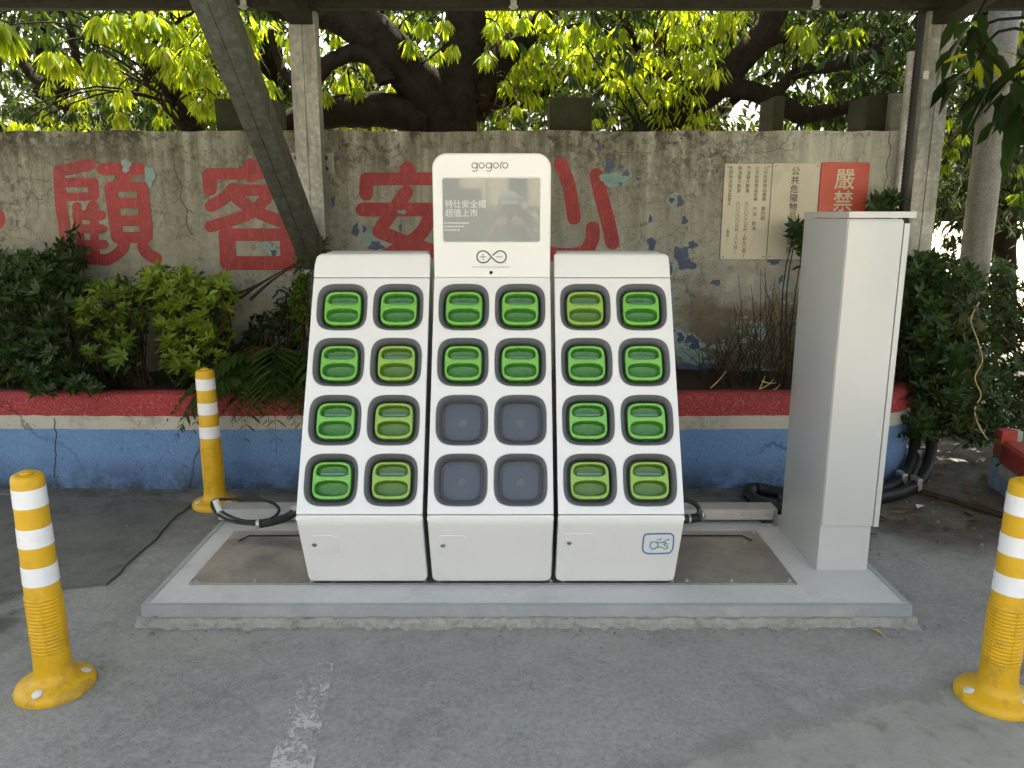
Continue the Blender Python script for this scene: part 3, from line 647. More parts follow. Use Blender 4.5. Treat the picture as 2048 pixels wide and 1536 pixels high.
mb.box((2.84, 4.32, .27), (.09, .07, .16), m=0, b=.01); mb.box((2.90, 4.32, .18), (.028, .066, .33), m=1); mb.box((2.84, 4.322, .09), (.088, .066, .19), m=2)
setp(mb.build('kerb_planter', mat2), 'curved low kerb in peeling red, white and blue paint at the right edge', 'planter')

# ================================================================== CANOPY (posts, brace, purlin, rafters, roof)
can = thing('canopy', 'steel carport canopy of galvanised posts, slanting brace and top beam', 'canopy', (0, 4.8, 0))
def cpost(x, y, zt, name='post'):
    mb = MB()
    for sx in (-1, 1):
        mb.box((x + sx * .0395, y, zt / 2 + .25), (.075, .10, zt - .5), b=.006)
    mb.box((x, y + .002, zt / 2 + .25), (.012, .088, zt - .5)); return mb.build(name, M['galv'], can, True)
PXL = at(610, 100, 4.86).x; PXR = at(1872, 100, 4.86).x
cpost(PXL, 4.86, 2.72); cpost(PXR, 4.86, 2.72)
# wall brackets of the left post
for s_ in (-1, 1):
    c = at(594 if s_ < 0 else 653, 327, WY - .006); mb = MB(); mb.box(c, (.095, .008, .125), b=.002); br = mb.build('wall_bracket', M['galv'], can, True)
    for dz in (-.03, .032):
        mb = MB(); mb.tube([c + Vector((0, -.004, dz)), c + Vector((0, -.022, dz))], .013, 6); mb.tube([c + Vector((0, -.022, dz)), c + Vector((0, -.034, dz))], .007, 8); mb.build('anchor_bolt', M['dark'], br)
    mb = MB(); mb.box((c.x - s_ * .045, 4.955, c.z), (.02, .09, .12)); mb.build('wall_tie', M['galv'], can)
# slanting brace rising from the post foot toward the yard
mb = MB(); A = Vector((PXL + .01, 4.80, 1.27)); B = Vector((PXL + .01, 2.62, 2.985))
dd = (B - A).normalized()
for s_ in (-1, 1): mb.beam(A, B, .068, .11, bev=.006, shift=(s_ * .0355, 0))
mb.beam(A + dd * .004, B - dd * .004, .01, .10); mb.build('brace', M['brace'], can, True)
# purlin along the top, its lip turned in
zb = at(1024, 16, 4.72).z
mb = MB(); mb.box((0, 4.72, zb + .075), (13, .006, .15)); mb.box((0, 4.75, zb + .003), (13, .066, .006)); mb.box((0, 4.782, zb + .015), (13, .004, .03)); mb.box((0, 4.712, zb + .014), (13, .010, .028), b=.003); mb.box((0, 4.755, zb + .153), (13, .076, .006))
mb.build('purlin', M['purlin'], can)
for px in (487, 1027, 1632):
    p = at(px, 8, 4.70); mb = MB(); mb.box((p.x, 4.70, zb + .012), (.035, .012, .05), b=.003); mb.box((p.x, 4.695, zb + .0), (.05, .02, .008)); mb.build('purlin_clip', M['galv'], can)
for x in (PXL, PXR):
    mb = MB(); mb.beam((x, 4.96, 2.70), (x, .95, 2.98), .13, .18, bev=.006, up=Vector((0, 0, 1))); mb.build('rafter', M['purlin'], can)
    mb = MB(); mb.box((x, 4.86, 2.705), (.22, .15, .012)); mb.build('post_cap_plate', M['purlin'], can)
# corrugated roof sheet
mb = MB(); nx = 160; V = []; F = []
for i in range(nx + 1):
    x = -6.3 + 12.6 * i / nx; dz = .018 * (1 if (i // 2) % 2 else -1)
    V += [(x, 5.06, 2.915 + dz), (x, .9, 3.20 + dz), (x, 5.06, 2.919 + dz), (x, .9, 3.204 + dz)]
for i in range(nx):
    q = 4 * i; F += [(q, q + 4, q + 5, q + 1), (q + 3, q + 7, q + 6, q + 2), (q, q + 2, q + 6, q + 4), (q + 1, q + 5, q + 7, q + 3)]
mb.add(V, F); mb.build('roof_sheet', mat_simple('roof_sheet', (.45, .46, .45), .5, .2), can)
for x in (-5.6, PXR + 2.6):
    mb = MB(); mb.box((x, 1.0, 1.55), (.12, .12, 3.1)); mb.build('post', M['galv'], can)

# galvanised pipe and black conduit beside the right post
mb = MB(); p0 = at(1826, 104, 4.93); mb.tube([(p0.x, 4.93, .2), (p0.x, 4.93, p0.z - .03)], .031, 14); mb.tube([(p0.x, 4.93, p0.z - .03), (p0.x, 4.93, p0.z)], .034, 14)
for z in (1.0, 1.62, 2.2): mb.box((p0.x + .02, 4.965, z), (.12, .02, .016))
setp(mb.build('steel_pipe', M['pipe'], None, True), 'shiny galvanised pipe standing against the right end of the wall', 'pipe')
mb = MB(); pc = at(1842, 100, 4.9); P = [(pc.x, 4.90, z) for z in np.arange(.3, 2.75, .012)]
P += [(pc.x - .02 - .10 * t, 4.90 - .25 * t, 2.75 + .10 * t) for t in (.3, .6, 1)]
mb.tube(P, [.034 + (.004 if i % 2 else 0) for i in range(len(P))], 12); setp(mb.build('black_conduit', M['rubber'], None, True), 'black ribbed cable conduit running up beside the right steel post', 'conduit')
mb = MB(); p = at(1852, 150, 4.79); mb.box(p, (.03, .004, .045)); setp(mb.build('paper_tag', M['tape']), 'small white tag stuck on the right steel post', 'tag')
# lamp pole
mb = MB(); pb = at(1949, 540, 5.5); mb.tube([(pb.x, 5.5, 0), (pb.x - .02, 5.5, 5.2)], [.098, .088], 24)
pole = thing('utility_pole', 'thick grey steel pole with leaning vines at the far right', 'pole', (pb.x, 5.5, 0)); mb.build('shaft', M['pole'], pole, True)
mb = MB(); mb.lathe([(.2, 0), (.2, .03), (.11, .05), (.10, .2)], (pb.x, 5.5, 0)); mb.build('base_collar', M['pole'], pole, True)

# ================================================================== SLAB, PLATE, CHANNEL
SX0, SX1, SY0, SY1, SZ = -1.437, 1.55, 2.772, 3.72, .07
slab = thing('equipment_slab', 'low pale concrete slab with steel edging carrying the three stations', 'slab', (.05, 3.2, 0))
mb = MB(); mb.box(((SX0 + SX1) / 2, (SY0 + SY1) / 2 + .002, SZ / 2), (SX1 - SX0 - .006, SY1 - SY0 - .006, SZ), b=.003); mb.build('concrete', M['slab'], slab)
mb = MB(); mb.box(((SX0 + SX1) / 2, SY0 - .002, SZ - .021), (SX1 - SX0, .006, .045), b=.0015); mb.box(((SX0 + SX1) / 2, SY0 + .010, SZ + .0015), (SX1 - SX0, .022, .003))
for x in (SX0, SX1): mb.box((x, (SY0 + SY1) / 2, SZ - .021), (.006, SY1 - SY0 - .01, .046)); mb.box((x - math.copysign(.01, x), (SY0 + SY1) / 2 + .01, SZ + .001), (.018, SY1 - SY0 - .04, .003))
mb.build('steel_edging', mat_stone('edging_steel', (.25, .28, .30), (.34, .365, .38), (.42, .42, .39), .15, 4, .5), slab)
# rough mortar lip under the edging
mb = MB(); nx = 140; V = []; F = []
for i in range(nx + 1):
    x = SX0 - .015 + (SX1 - SX0 + .03) * i / nx; y = SY0 - .012 - rnd.uniform(0, .012); z = .026 + rnd.uniform(-.004, .004)
    V += [(x, SY0, z + .002), (x, y, z), (x, y - .006 - rnd.uniform(0, .01), .012), (x, y - .02 - .03 * rnd.random() ** 2, .0015)]
for i in range(nx):
    for j in range(3): q = 4 * i + j; F.append((q, q + 1, q + 5, q + 4))
mb.add(V, F); mb.build('mortar_lip', M['mortar'], slab)
pt = thing('steel_base_plate', 'dull steel base plate bolted on the slab under the stations', 'plate', (-.08, 3.2, SZ))
mb = MB(); mb.box((-.078, 3.222, SZ + .004), (2.495, .545, .005), b=.001); mb.build('plate', M['plate'], pt)
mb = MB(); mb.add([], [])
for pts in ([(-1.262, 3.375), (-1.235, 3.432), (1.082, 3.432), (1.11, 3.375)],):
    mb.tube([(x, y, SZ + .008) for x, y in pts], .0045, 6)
mb.build('shadow_line', M['rubber'], pt)  # dark strip laid in place of a recessed, shadowed line in the plate
for x in [-1.30, -1.06, -.825, -.735, -.36, -.30, .16, .21, .66, .72, .905, 1.145]:
    mb = MB(); mb.tube([(x, 2.975, SZ + .0066), (x, 2.975, SZ + .0085)], .011, 10); mb.tube([(x, 2.975, SZ + .0085), (x, 2.975, SZ + .016)], .0075, 6); mb.build('bolt', M['bolt'], pt)
for x in (-1.30, 1.145):
    mb = MB(); mb.tube([(x, 3.468, SZ + .0066), (x, 3.468, SZ + .016)], .009, 6); mb.build('bolt', M['bolt'], pt)
ch = thing('cable_channel', 'long aluminium cable channel along the back edge of the slab', 'channel', (0, 3.65, SZ))
mb = MB(); mb.box((-.07, 3.65, .1165), (2.74, .10, .053), b=.002); mb.build('cover', M['alu'], ch)
for x in (-1.3, -.4, .5, 1.25):
    mb = MB(); mb.box((x, 3.65, .08), (.05, .09, .02)); mb.build('foot', M['dark'], ch)
for px in (1486, 1502, 1519, 1535):
    p = at(px, 1029, 3.599); mb = MB(); mb.lathe([(.0085, 0), (.008, .003), (.0055, .0055), (.0015, .007)], (0, 0, 0), 12); me = mb.mesh('bolt'); me.transform(Matrix.Translation((p.x, 3.5995, .117)) @ Matrix.Rotation(R(90), 4, 'X')); obj('bolt', me, M['bolt'], ch, True)
mb = MB(); mb.box((1.285, 3.59, .095), (.012, .05, .05)); mb.box((1.278, 3.575, .10), (.006, .012, .09)); mb.build('bracket', M['galv'], ch)

# ================================================================== BATTERY STATIONS
FA, FB = (2.819, .416), (3.289, 1.295)          # the sloping face, as (y, z)
FL = math.hypot(FB[0] - FA[0], FB[1] - FA[1]); SYY, SZZ = (FB[0] - FA[0]) / FL, (FB[1] - FA[1]) / FL
LA, LB = (2.946, .09), (2.812, .413)            # the undercut lower face
def facemat(x, w, off=0.0):
    n = Vector((0, -SZZ, SYY)); s_ = Vector((0, SYY, SZZ)); o = Vector((x, FA[0], FA[1])) + s_ * w + n * off
    return Matrix.Translation(o) @ Matrix(((1, 0, 0), (0, SYY, -SZZ), (0, SZZ, SYY))).to_4x4()
W2 = .2435
ROWS = [.866, .627, .385, .146]; COLS = [-.1165, .1165]; HA, HB = .1035, .1025
def sweep(path, xl, xr, t, r):
    """panel that follows path (y, z); xl, xr are functions of the path fraction"""
    k = len(path); V = []; F = []
    L = [0]
    for i in range(1, k): L.append(L[-1] + math.hypot(path[i][0] - path[i - 1][0], path[i][1] - path[i - 1][1]))
    for i in range(k):
        a = path[max(i - 1, 0)]; b = path[min(i + 1, k - 1)]; d = Vector((0, b[0] - a[0], b[1] - a[1])).normalized(); n = Vector((0, -d.z, d.y))
        l, rr = xl(L[i], L[-1]), xr(L[i], L[-1])
        for x, q in ((l, -t), (l, -r), (l + .12 * r, -.5 * r), (l + .42 * r, -.14 * r), (l + r, 0), (rr - r, 0), (rr - .42 * r, -.14 * r), (rr - .12 * r, -.5 * r), (rr, -r), (rr, -t)):
            V.append(Vector((x, path[i][0], path[i][1])) + n * q)
    m = 10
    for i in range(k - 1):
        for j in range(m - 1): F.append((i * m + j, i * m + j + 1, (i + 1) * m + j + 1, (i + 1) * m + j))
    F.append(tuple(range(m - 1, -1, -1))); F.append(tuple((k - 1) * m + j for j in range(m)))
    return V, F
def corner(r, side, x, at_end=False, start=True):
    def f(s_, L):
        d = s_ if start else L - s_
        c = 0 if d >= r else r - math.sqrt(max(r * r - (r - d) ** 2, 0))
        return x - side * c
    return f
def fillet(a, b, c, r, k=8):
    a, b, c = Vector((*a, 0)), Vector((*b, 0)), Vector((*c, 0)); u, v = (a - b).normalized(), (c - b).normalized(); ang = u.angle(v); d = r / math.tan(ang / 2)
    p, q = b + u * d, b + v * d; cen = b + (u + v).normalized() * r / math.sin(ang / 2); out = []
    for i in range(k + 1):
        t = i / k; a0, a1 = math.atan2((p - cen).y, (p - cen).x), math.atan2((q - cen).y, (q - cen).x); da = (a1 - a0 + math.pi) % (2 * math.pi) - math.pi
        m_ = Vector((math.cos(a0 + da * t), math.sin(a0 + da * t), 0)) * r
        out.append(tuple((cen + m_)[:2]))
    return out
ORD = ['top', 'second', 'third', 'bottom']
LIME = {(0, 1, 1), (0, 2, 1), (0, 3, 1), (2, 0, 0), (2, 3, 0), (2, 3, 1)}
bezel_me = None; batt = {}
def bezel_mesh():
    rings = [(1.0, .0015), (.985, .0022), (.955, -.0005), (.915, -.005), (.875, -.012), (.845, -.020), (.825, -.030), (.815, -.042), (.808, -.066), (.5, -.067), (.01, -.067)]
    V = []; F = []; k = 56
    for i, (sc, z) in enumerate(rings):
        n = 3.6 + .5 * i / len(rings)
        V += [(x, y, z) for x, y in squircle(HA * sc, HB * sc, n, k)]
    for i in range(len(rings) - 1):
        for j in range(k): F.append((i * k + j, (i + 1) * k + j, (i + 1) * k + (j + 1) % k, i * k + (j + 1) % k))
    mb = MB(); mb.add(V, [q[::-1] for q in F]); return mb.mesh('slot_bezel')
def fan(loop, z):
    k = len(loop); c = (sum(p[0] for p in loop) / k, sum(p[1] for p in loop) / k); mb = MB()
    mb.add([(c[0], c[1], z)] + [(x, y, z) for x, y in loop], [(0, i + 1, (i + 1) % k + 1) for i in range(k)]); return mb
def battery_parts(kind):
    a = .0755; b = .0735
    up = [(x, y + .0395) for x, y in squircle(.0655, .0245, 3.0, 40)]
    up = [(x, max(y, .0165)) if y < .0165 else (x, y) for x, y in up]
    lo = [(x, y - .0305) for x, y in squircle(.0655, .0300, 2.9, 40)]
    up = [(x * (1 - .10 * max(0, (y - .02) / .045)), y) for x, y in up]
    frame = shape2d([squircle(a, b, 4.2, 64), up, lo], .011, .0045, 3)
    mb = MB(); k = 48; V = []; F = []
    for sc, z in ((.985, -.008), (.99, -.03), (.985, -.10)): V += [(x, y, z) for x, y in squircle(a * sc, b * sc, 4.2, k)]
    for i in range(2):
        for j in range(k): F.append((i * k + j, i * k + (j + 1) % k, (i + 1) * k + (j + 1) % k, (i + 1) * k + j))
    mb.add(V, [q[::-1] for q in F]); body = mb.mesh('body')
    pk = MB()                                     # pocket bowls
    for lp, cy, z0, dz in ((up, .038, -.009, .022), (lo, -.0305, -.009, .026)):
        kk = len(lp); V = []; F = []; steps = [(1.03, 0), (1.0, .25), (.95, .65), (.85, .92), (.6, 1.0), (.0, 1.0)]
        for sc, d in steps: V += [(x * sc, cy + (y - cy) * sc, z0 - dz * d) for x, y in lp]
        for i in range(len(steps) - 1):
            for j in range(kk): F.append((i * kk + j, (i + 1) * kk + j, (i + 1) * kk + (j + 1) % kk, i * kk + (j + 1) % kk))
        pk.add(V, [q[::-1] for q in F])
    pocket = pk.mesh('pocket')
    mb = MB(); mb.box((0, .026, -.0135), (.100, .013, .012), Matrix.Rotation(R(-35), 3, 'X'), b=.003); win = mb.mesh('charge_window')
    return dict(handle_frame=frame, body=body, pocket=pocket, charge_window=win)
BP = battery_parts('g'); BEZ = bezel_mesh()
BPL = {k: v.copy() for k, v in BP.items()}
WELL = fan(squircle(.0735, .0725, 4.1, 48), -.058).mesh('slot_floor')
mbw = MB(); mbw.lathe([(.019, 0), (.019, .0012), (.0175, .0018), (.0165, .0004), (.001, .0003)], (0, 0, -.0578), 28); PORT = mbw.mesh('contact_port')
for me in (BP['handle_frame'], BP['body'], BP['pocket'], BPL['handle_frame'], BPL['body'], BPL['pocket'], BEZ, BP['charge_window'], BPL['charge_window']):
    me.polygons.foreach_set('use_smooth', [True] * len(me.polygons))
    try: me.set_sharp_from_angle(angle=R(50))
    except Exception: pass
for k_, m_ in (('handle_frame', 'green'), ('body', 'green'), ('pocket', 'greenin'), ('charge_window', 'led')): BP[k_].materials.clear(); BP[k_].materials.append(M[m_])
for k_, m_ in (('handle_frame', 'lime'), ('body', 'lime'), ('pocket', 'limein'), ('charge_window', 'led')): BPL[k_].materials.clear(); BPL[k_].materials.append(M[m_])
BEZ.materials.append(M['bezel']); WELL.materials.append(M['well']); PORT.materials.append(M['bezel'])
def inst(name, me, parent, mtx):
    o = bpy.data.objects.new(name, me); COL.objects.link(o); adopt(o, parent); o.matrix_basis = mtx; return o
SIDE = ['left-hand station', 'middle station', 'right-hand station']
def station(idx, xc, label):
    st = thing('battery_station', label, 'battery station', (xc, 3.15, SZ), 'battery swapping stations side by side')
    # shell
    mb = MB(); ins = .008
    prof = [(2.965, .098), (2.84, .42), (3.305, 1.285), (3.345, 1.365), (3.45, 1.37), (3.45, .098)]
    V = [(xc + s_ * (W2 - ins), y, z) for s_ in (-1, 1) for y, z in prof]; n = len(prof)
    F = [tuple(range(n)), tuple(range(2 * n - 1, n - 1, -1))] + [(i, i + n, (i + 1) % n + n, (i + 1) % n) for i in range(n) if i != 1]
    mb.add(V, F); mb.build('shell', M['shell'], st)
    mb = MB(); mb.box((xc, 3.21, .083), (W2 * 2 - .05, .46, .022)); mb.build('plinth', M['dark'], st)
    # lower panel with the rounded bend
    bend = fillet(LA, LB, (FA[0] + SYY * .3, FA[1] + SZZ * .3), .075, 12); e = (FA[0] + SYY * .0085, FA[1] + SZZ * .0085)
    path = [LA] + [(LA[0] + (bend[0][0] - LA[0]) * t, LA[1] + (bend[0][1] - LA[1]) * t) for t in (.004, .01, .02, .03, .04, .06, .075, .1, .3, .6, .9)] + bend
    path = [p for p in path if (p[0] - FA[0]) * SYY + (p[1] - FA[1]) * SZZ < .0085 or p[1] < FA[1]] + [e]
    V, F = sweep(path, lambda s_, L: xc - W2 + (corner(.018, 1, 0)(s_, L) * -1), lambda s_, L: xc + W2 + corner(.018, 1, 0)(s_, L), .02, .012)
    mb = MB(); mb.add(V, F); mb.build('lower_panel', M['white'], st, True, 35)
    # perforated face
    outl = rrect(-W2 + .0005, .0115, W2 - .0005, FL - .0015, .004, 3)
    loops = [outl] + [squircle(HA, HB, 3.6, 56, c, r_) for r_ in ROWS for c in COLS]
    me = shape2d(loops, .009, .0035, 2); me.transform(facemat(xc, 0, -.009)); obj('front_panel', me, M['white'], st, True, 30)
    for ri, r_ in enumerate(ROWS):
        for ci, c in enumerate(COLS):
            inst('slot_bezel', BEZ, st, facemat(xc + c, r_, 0))
            if idx == 1 and ri >= 2:
                wl = inst('slot_floor', WELL, st, facemat(xc + c, r_, 0)); po = bpy.data.objects.new('contact_port', PORT); COL.objects.link(po); po.parent = wl
            else:
                lime = (idx, ri, ci) in LIME; par = BPL if lime else BP
                FM = facemat(xc + c, r_ - .001, -.021 + rnd.uniform(-.001, .001))
                ba = thing('battery', f"{'yellowish lime' if lime else 'bright green'} battery in the {['left', 'right'][ci]} slot of the {ORD[ri]} row of the {SIDE[idx]}", 'battery', FM.translation, 'green batteries in the station slots')
                for nm, me in par.items(): inst(nm, me, ba, FM)
    # small lockable door
    LL = math.hypot(LB[0] - LA[0], LB[1] - LA[1]); ly, lz = (LB[0] - LA[0]) / LL, (LB[1] - LA[1]) / LL
    def lowmat(x, w_, off): return Matrix.Translation((x, LA[0] + ly * w_ - lz * off, LA[1] + lz * w_ + ly * off)) @ Matrix(((1, 0, 0), (0, ly, -lz), (0, lz, ly))).to_4x4()
    pr = [((625, 1071), (680, 1107)), ((880, 1071), (935, 1107)), ((1132, 1067), (1188, 1103))][idx]; lk = [(629, 1089), (886, 1090), (1138, 1085)][idx]
    x0, w1 = slant(*pr[0], LA, LB); x1, w0 = slant(*pr[1], LA, LB); xm, wm = (x0 + x1) / 2, (w0 + w1) / 2
    me = shape2d([rrect(x0 - .005 - xm, w0 - wm, x1 - xm, w1 - wm, (.004, .014, .02, .012), 5)], .0016, .0008, 1); me.transform(lowmat(xm, wm, .0005)); dr = obj('access_door', me, M['white'], st, True, 30)
    kx, kw = slant(*lk, LA, LB); mb = MB(); mb.lathe([(.0105, -.002), (.0105, .0025), (.0085, .004), (.003, .0042), (.0028, .002)], (0, 0, 0), 20); me = mb.mesh('lock'); me.transform(lowmat(kx, kw, .002)); lo = obj('lock', me, M['chrome'], dr, True)
    mb = MB(); mb.box((0, 0, 0), (.0025, .007, .002)); me = mb.mesh('keyhole'); me.transform(lowmat(kx, kw, .0064)); obj('keyhole', me, M['lensblack'], lo)
    if idx != 1:
        # rounded top cap
        s0 = (FA[0] + SYY * (FL + .002), FA[1] + SZZ * (FL + .002)); k1 = (s0[0] + .046, s0[1] + .098); k2 = (3.458, k1[1] + .004)
        path = [s0, (s0[0] + .012, s0[1] + .026), (s0[0] + .022, s0[1] + .048)] + fillet(s0, k1, k2, .028, 9) + [(3.43, k2[1]), k2]
        ro, ri_ = (.045, .014) if idx == 0 else (.014, .034)
        def fl(r, sg):
            def f(s_, L):
                h = .112; d = max(h - s_, 0)
                if d >= r: return 0
                c = r - math.sqrt(max(r * r - (r - d) ** 2, 0)); return c
            return f
        la, lb = fl(ro, 1), fl(ri_, 1)
        V, F = sweep(path, lambda s_, L: xc - W2 + la(s_, L), lambda s_, L: xc + W2 - lb(s_, L), .02, .006)
        mb = MB(); mb.add(V, F); mb.build('top_cap', M['white'], st, True, 40)
    return st
XC = [-.588, -.083, .4205]
st0 = station(0, XC[0], 'left-hand white station with eight batteries and no screen')
st1 = station(1, XC[1], 'middle white station with the tall screen head and four empty slots')
st2 = station(2, XC[2], 'right-hand white station with the blue bordered sticker at its foot')
# screen head of the middle station
TY = 3.287
zt = at(980, 306, TY).z; zb_ = 1.289
outl = rrect(-W2 + .001, zb_, W2 - .001, zt, (.006, .006, .060, .060), 12)
sx0, sy1 = at(885, 357, TY).x - XC[1], at(885, 357, TY).z; sx1, sy0 = at(1079, 483, TY).x - XC[1], at(1079, 483, TY).z
headM = lambda off: Matrix.Translation((XC[1], TY - off, 0)) @ Matrix.Rotation(R(90), 4, 'X')
me = shape2d([outl, rrect(sx0, sy0, sx1, sy1, .007, 4)], .03, .008, 3); me.transform(headM(-.03)); hd = obj('screen_head', me, M['white'], st1, True, 30)
mb = MB(); mb.box((XC[1], TY + .075, (zb_ + zt) / 2 - .01), (W2 * 2 - .03, .05, zt - zb_ - .03), b=.012); mb.build('head_back', M['shell'], st1, True)
def mat_screen():
    s = NT('lcd_screen'); x, y, z = s.xyz()
    c = s.mix(s.mapr(s.noise(3, 4), .3, .7), (.16, .155, .145), (.20, .195, .18))
    return s.done(s.bsdf((.03, .03, .03), .03, 0, None, .6, .0, None, c, .30))
mb = MB(); me = fan(rrect(sx0 - .004, sy0 - .004, sx1 + .004, sy1 + .004, .006, 3), 0).mesh('screen'); me.transform(headM(-.0045)); scr = obj('screen', me, mat_screen(), st1)
def mat_emit(name, col, st_):
    s = NT(name); return s.done(s.bsdf((.05, .05, .05), .1, 0, None, .5, 0, None, col, st_))
M['glow'] = mat_emit('screen_text', (1, 1, .97), .115)
def scrM(px, py, off=.0012):
    p = at(px, py, TY); return Matrix.Translation((p.x, TY + .0045 - off, p.z)) @ Matrix.Rotation(R(90), 4, 'X')
text('特仕安全帽', .034, M['glow'], scr, scrM(931, 409), 'screen_text')
text('超值上市', .034, M['glow'], scr, scrM(923, 427), 'screen_text')
mb = MB()
for r_ in range(3):
    p = at(890, 446 + r_ * 7, TY); x = p.x
    while x < p.x + .10 - r_ * .018:
        wd = rnd.uniform(.003, .006); mb.box((x, TY + .0036, p.z), (wd, .0004, .006)); x += wd + .003
mb.build('screen_small_print', M['glow'], scr)
# word mark, loop emblem, small print, sensor
zc = crop(850, 290, 5.296)
def headpt(px, py, off): p = at(px, py, TY); p.y = TY - .0008 - off; return p
def arc(cx, cy, r, a0, a1, n=22): return [(cx + r * math.cos(R(a0 + (a1 - a0) * i / n)), cy + r * math.sin(R(a0 + (a1 - a0) * i / n))) for i in range(n + 1)]
mb = MB(); z1 = 1 / 5.296
LET = [arc(525, 217, 28, 0, 350), [(554, 190), (554, 250), (545, 270), (526, 279), (503, 272)], arc(600, 217, 28, 0, 350), arc(675, 217, 28, 0, 350), [(704, 190), (704, 250), (695, 270), (676, 279), (653, 272)],
       arc(750, 217, 28, 0, 350), [(802, 248), (801, 215), (806, 192), (821, 178)], arc(850, 217, 28, 0, 350)]
for i, L_ in enumerate(LET): ribbon(mb, [zc(p) for p in L_], 8.5 * z1, headpt, .00006 * i, smooth=True)
mb.build('word_mark', M['ink'], st1)
mb = MB(); INF = [(692, 1198), (660, 1235)] + arc(613, 1184, 63, 75, 300, 20) + [(665, 1143), (700, 1183), (745, 1226)] + arc(797, 1184, 63, 110, -135, 20) + [(718, 1166)]
ribbon(mb, [zc(p) for p in INF], 14 * z1, headpt, 0)
for i, L_ in enumerate(([(583, 1185), (648, 1185)], [(615, 1152), (615, 1218)], [(752, 1185), (817, 1185)], [(851, 1247), (852, 1252)])): ribbon(mb, [zc(p) for p in L_], 6.5 * z1, headpt, .0001 * (i + 1))
mb.build('loop_emblem', M['ink'], st1)
p = at(982, 534, TY); text('Powered by Gogoro Energy Network', .0102, mat_simple('fine_print', (.22, .21, .2), .5), st1, Matrix.Translation((p.x, TY - .0009, p.z)) @ Matrix.Rotation(R(90), 4, 'X'), 'small_print')
p = at(982, 545, TY); mb = MB(); mb.tube([(p.x, TY + .002, p.z), (p.x, TY - .001, p.z)], .0072, 20); mb.build('sensor', M['lensblack'], st1)
# sticker of the right station
sc_ = crop(1100, 1000, 6.827); LLn = math.hypot(LB[0] - LA[0], LB[1] - LA[1]); ly_, lz_ = (LB[0] - LA[0]) / LLn, (LB[1] - LA[1]) / LLn
def lowpt(px, py, off): x, w_ = slant(px, py, LA, LB); return Vector((x, LA[0] + ly_ * w_ - lz_ * (.0012 + off), LA[1] + lz_ * w_ + ly_ * (.0012 + off)))
OUT = [sc_(p) for p in [(1270, 690), (1265, 640), (1280, 510), (1300, 475), (1350, 462), (1620, 457), (1665, 470), (1688, 510), (1675, 650), (1650, 700), (1600, 722), (1340, 728)]]
OUT = cr([Vector((*p, 0)) for p in OUT + [OUT[0]]], 5)
mb = MB(); cen = sum((Vector(p) for p in OUT[:-1]), Vector()) / (len(OUT) - 1); V = [lowpt(cen.x, cen.y, 0)] + [lowpt(p.x, p.y, 0) for p in OUT[:-1]]; k = len(OUT) - 1
mb.add(V, [(0, (i + 1) % k + 1, i + 1) for i in range(k)]); stk = mb.build('sticker', M['sticker'], st2)
mb = MB(); ribbon(mb, [(p.x, p.y) for p in OUT], 2.9, lowpt, .0002, smooth=False); ribbon(mb, [sc_(p) for p in arc(1420, 617, 48, 0, 352)], 1.3, lowpt, .0003)
for r_, a0, a1, wd in ((60, 90, 250, .7), (74, 110, 245, .5), (56, -80, 30, .8)): ribbon(mb, [sc_(p) for p in arc(1425, 617, r_, a0, a1)], wd, lowpt, .00035)
ribbon(mb, [sc_(p) for p in arc(1488, 558, 26, 60, 330)], 1.0, lowpt, .0004); ribbon(mb, [sc_(p) for p in [(1470, 580), (1530, 578), (1585, 572)]], 1.8, lowpt, .00045); ribbon(mb, [sc_(p) for p in [(1545, 565), (1585, 545), (1620, 537)]], 1.4, lowpt, .0005)
ribbon(mb, [sc_(p) for p in [(1500, 550), (1515, 525), (1523, 518)]], 1.5, lowpt, .00055); ribbon(mb, [sc_(p) for p in [(1600, 542), (1630, 532)]], 2.2, lowpt, .0006)
mb.build('scooter_emblem', M['blue'], stk)
mb = MB(); ribbon(mb, [sc_(p) for p in [(1420, 660), (1470, 640), (1520, 640), (1570, 665), (1605, 650), (1600, 628), (1565, 618), (1555, 600), (1580, 592), (1610, 598)]], 2.0, lowpt, .00065); mb.build('letter_s', M['sgreen'], stk)

# ================================================================== CABINET
cab = thing('electrical_cabinet', 'tall narrow off-white metal cabinet standing on the right end of the slab', 'cabinet', (1.41, 3.3, SZ))
CX0, CY0, CY1, CZT = 1.298, 3.083, 3.54, 1.567
mb = MB(); mb.box(((CX0 + 1.512) / 2, (CY0 + CY1) / 2, (SZ + CZT - .03) / 2), (1.512 - CX0, CY1 - CY0, CZT - .03 - SZ), b=.003); mb.build('body', M['cabinet'], cab, True)
mb = MB(); mb.box((CX0 + .109, CY0 - .004, (.274 + CZT - .035) / 2), (.212, .008, CZT - .312), b=.002); mb.build('door_front', M['cabinet'], cab, True)
mb = MB(); mb.box((1.529, (CY0 + CY1) / 2 - .002, (.268 + CZT - .045) / 2), (.022, CY1 - CY0 + .01, CZT - .317), b=.003); mb.build('door', M['cabinet'], cab, True)
mb = MB(); mb.box(((CX0 + 1.556) / 2 - .001, (CY0 + CY1) / 2 - .006, CZT - .0145), (1.556 - CX0 + .002, CY1 - CY0 + .016, .024), b=.002); mb.build('lid', M['cabinet'], cab, True)

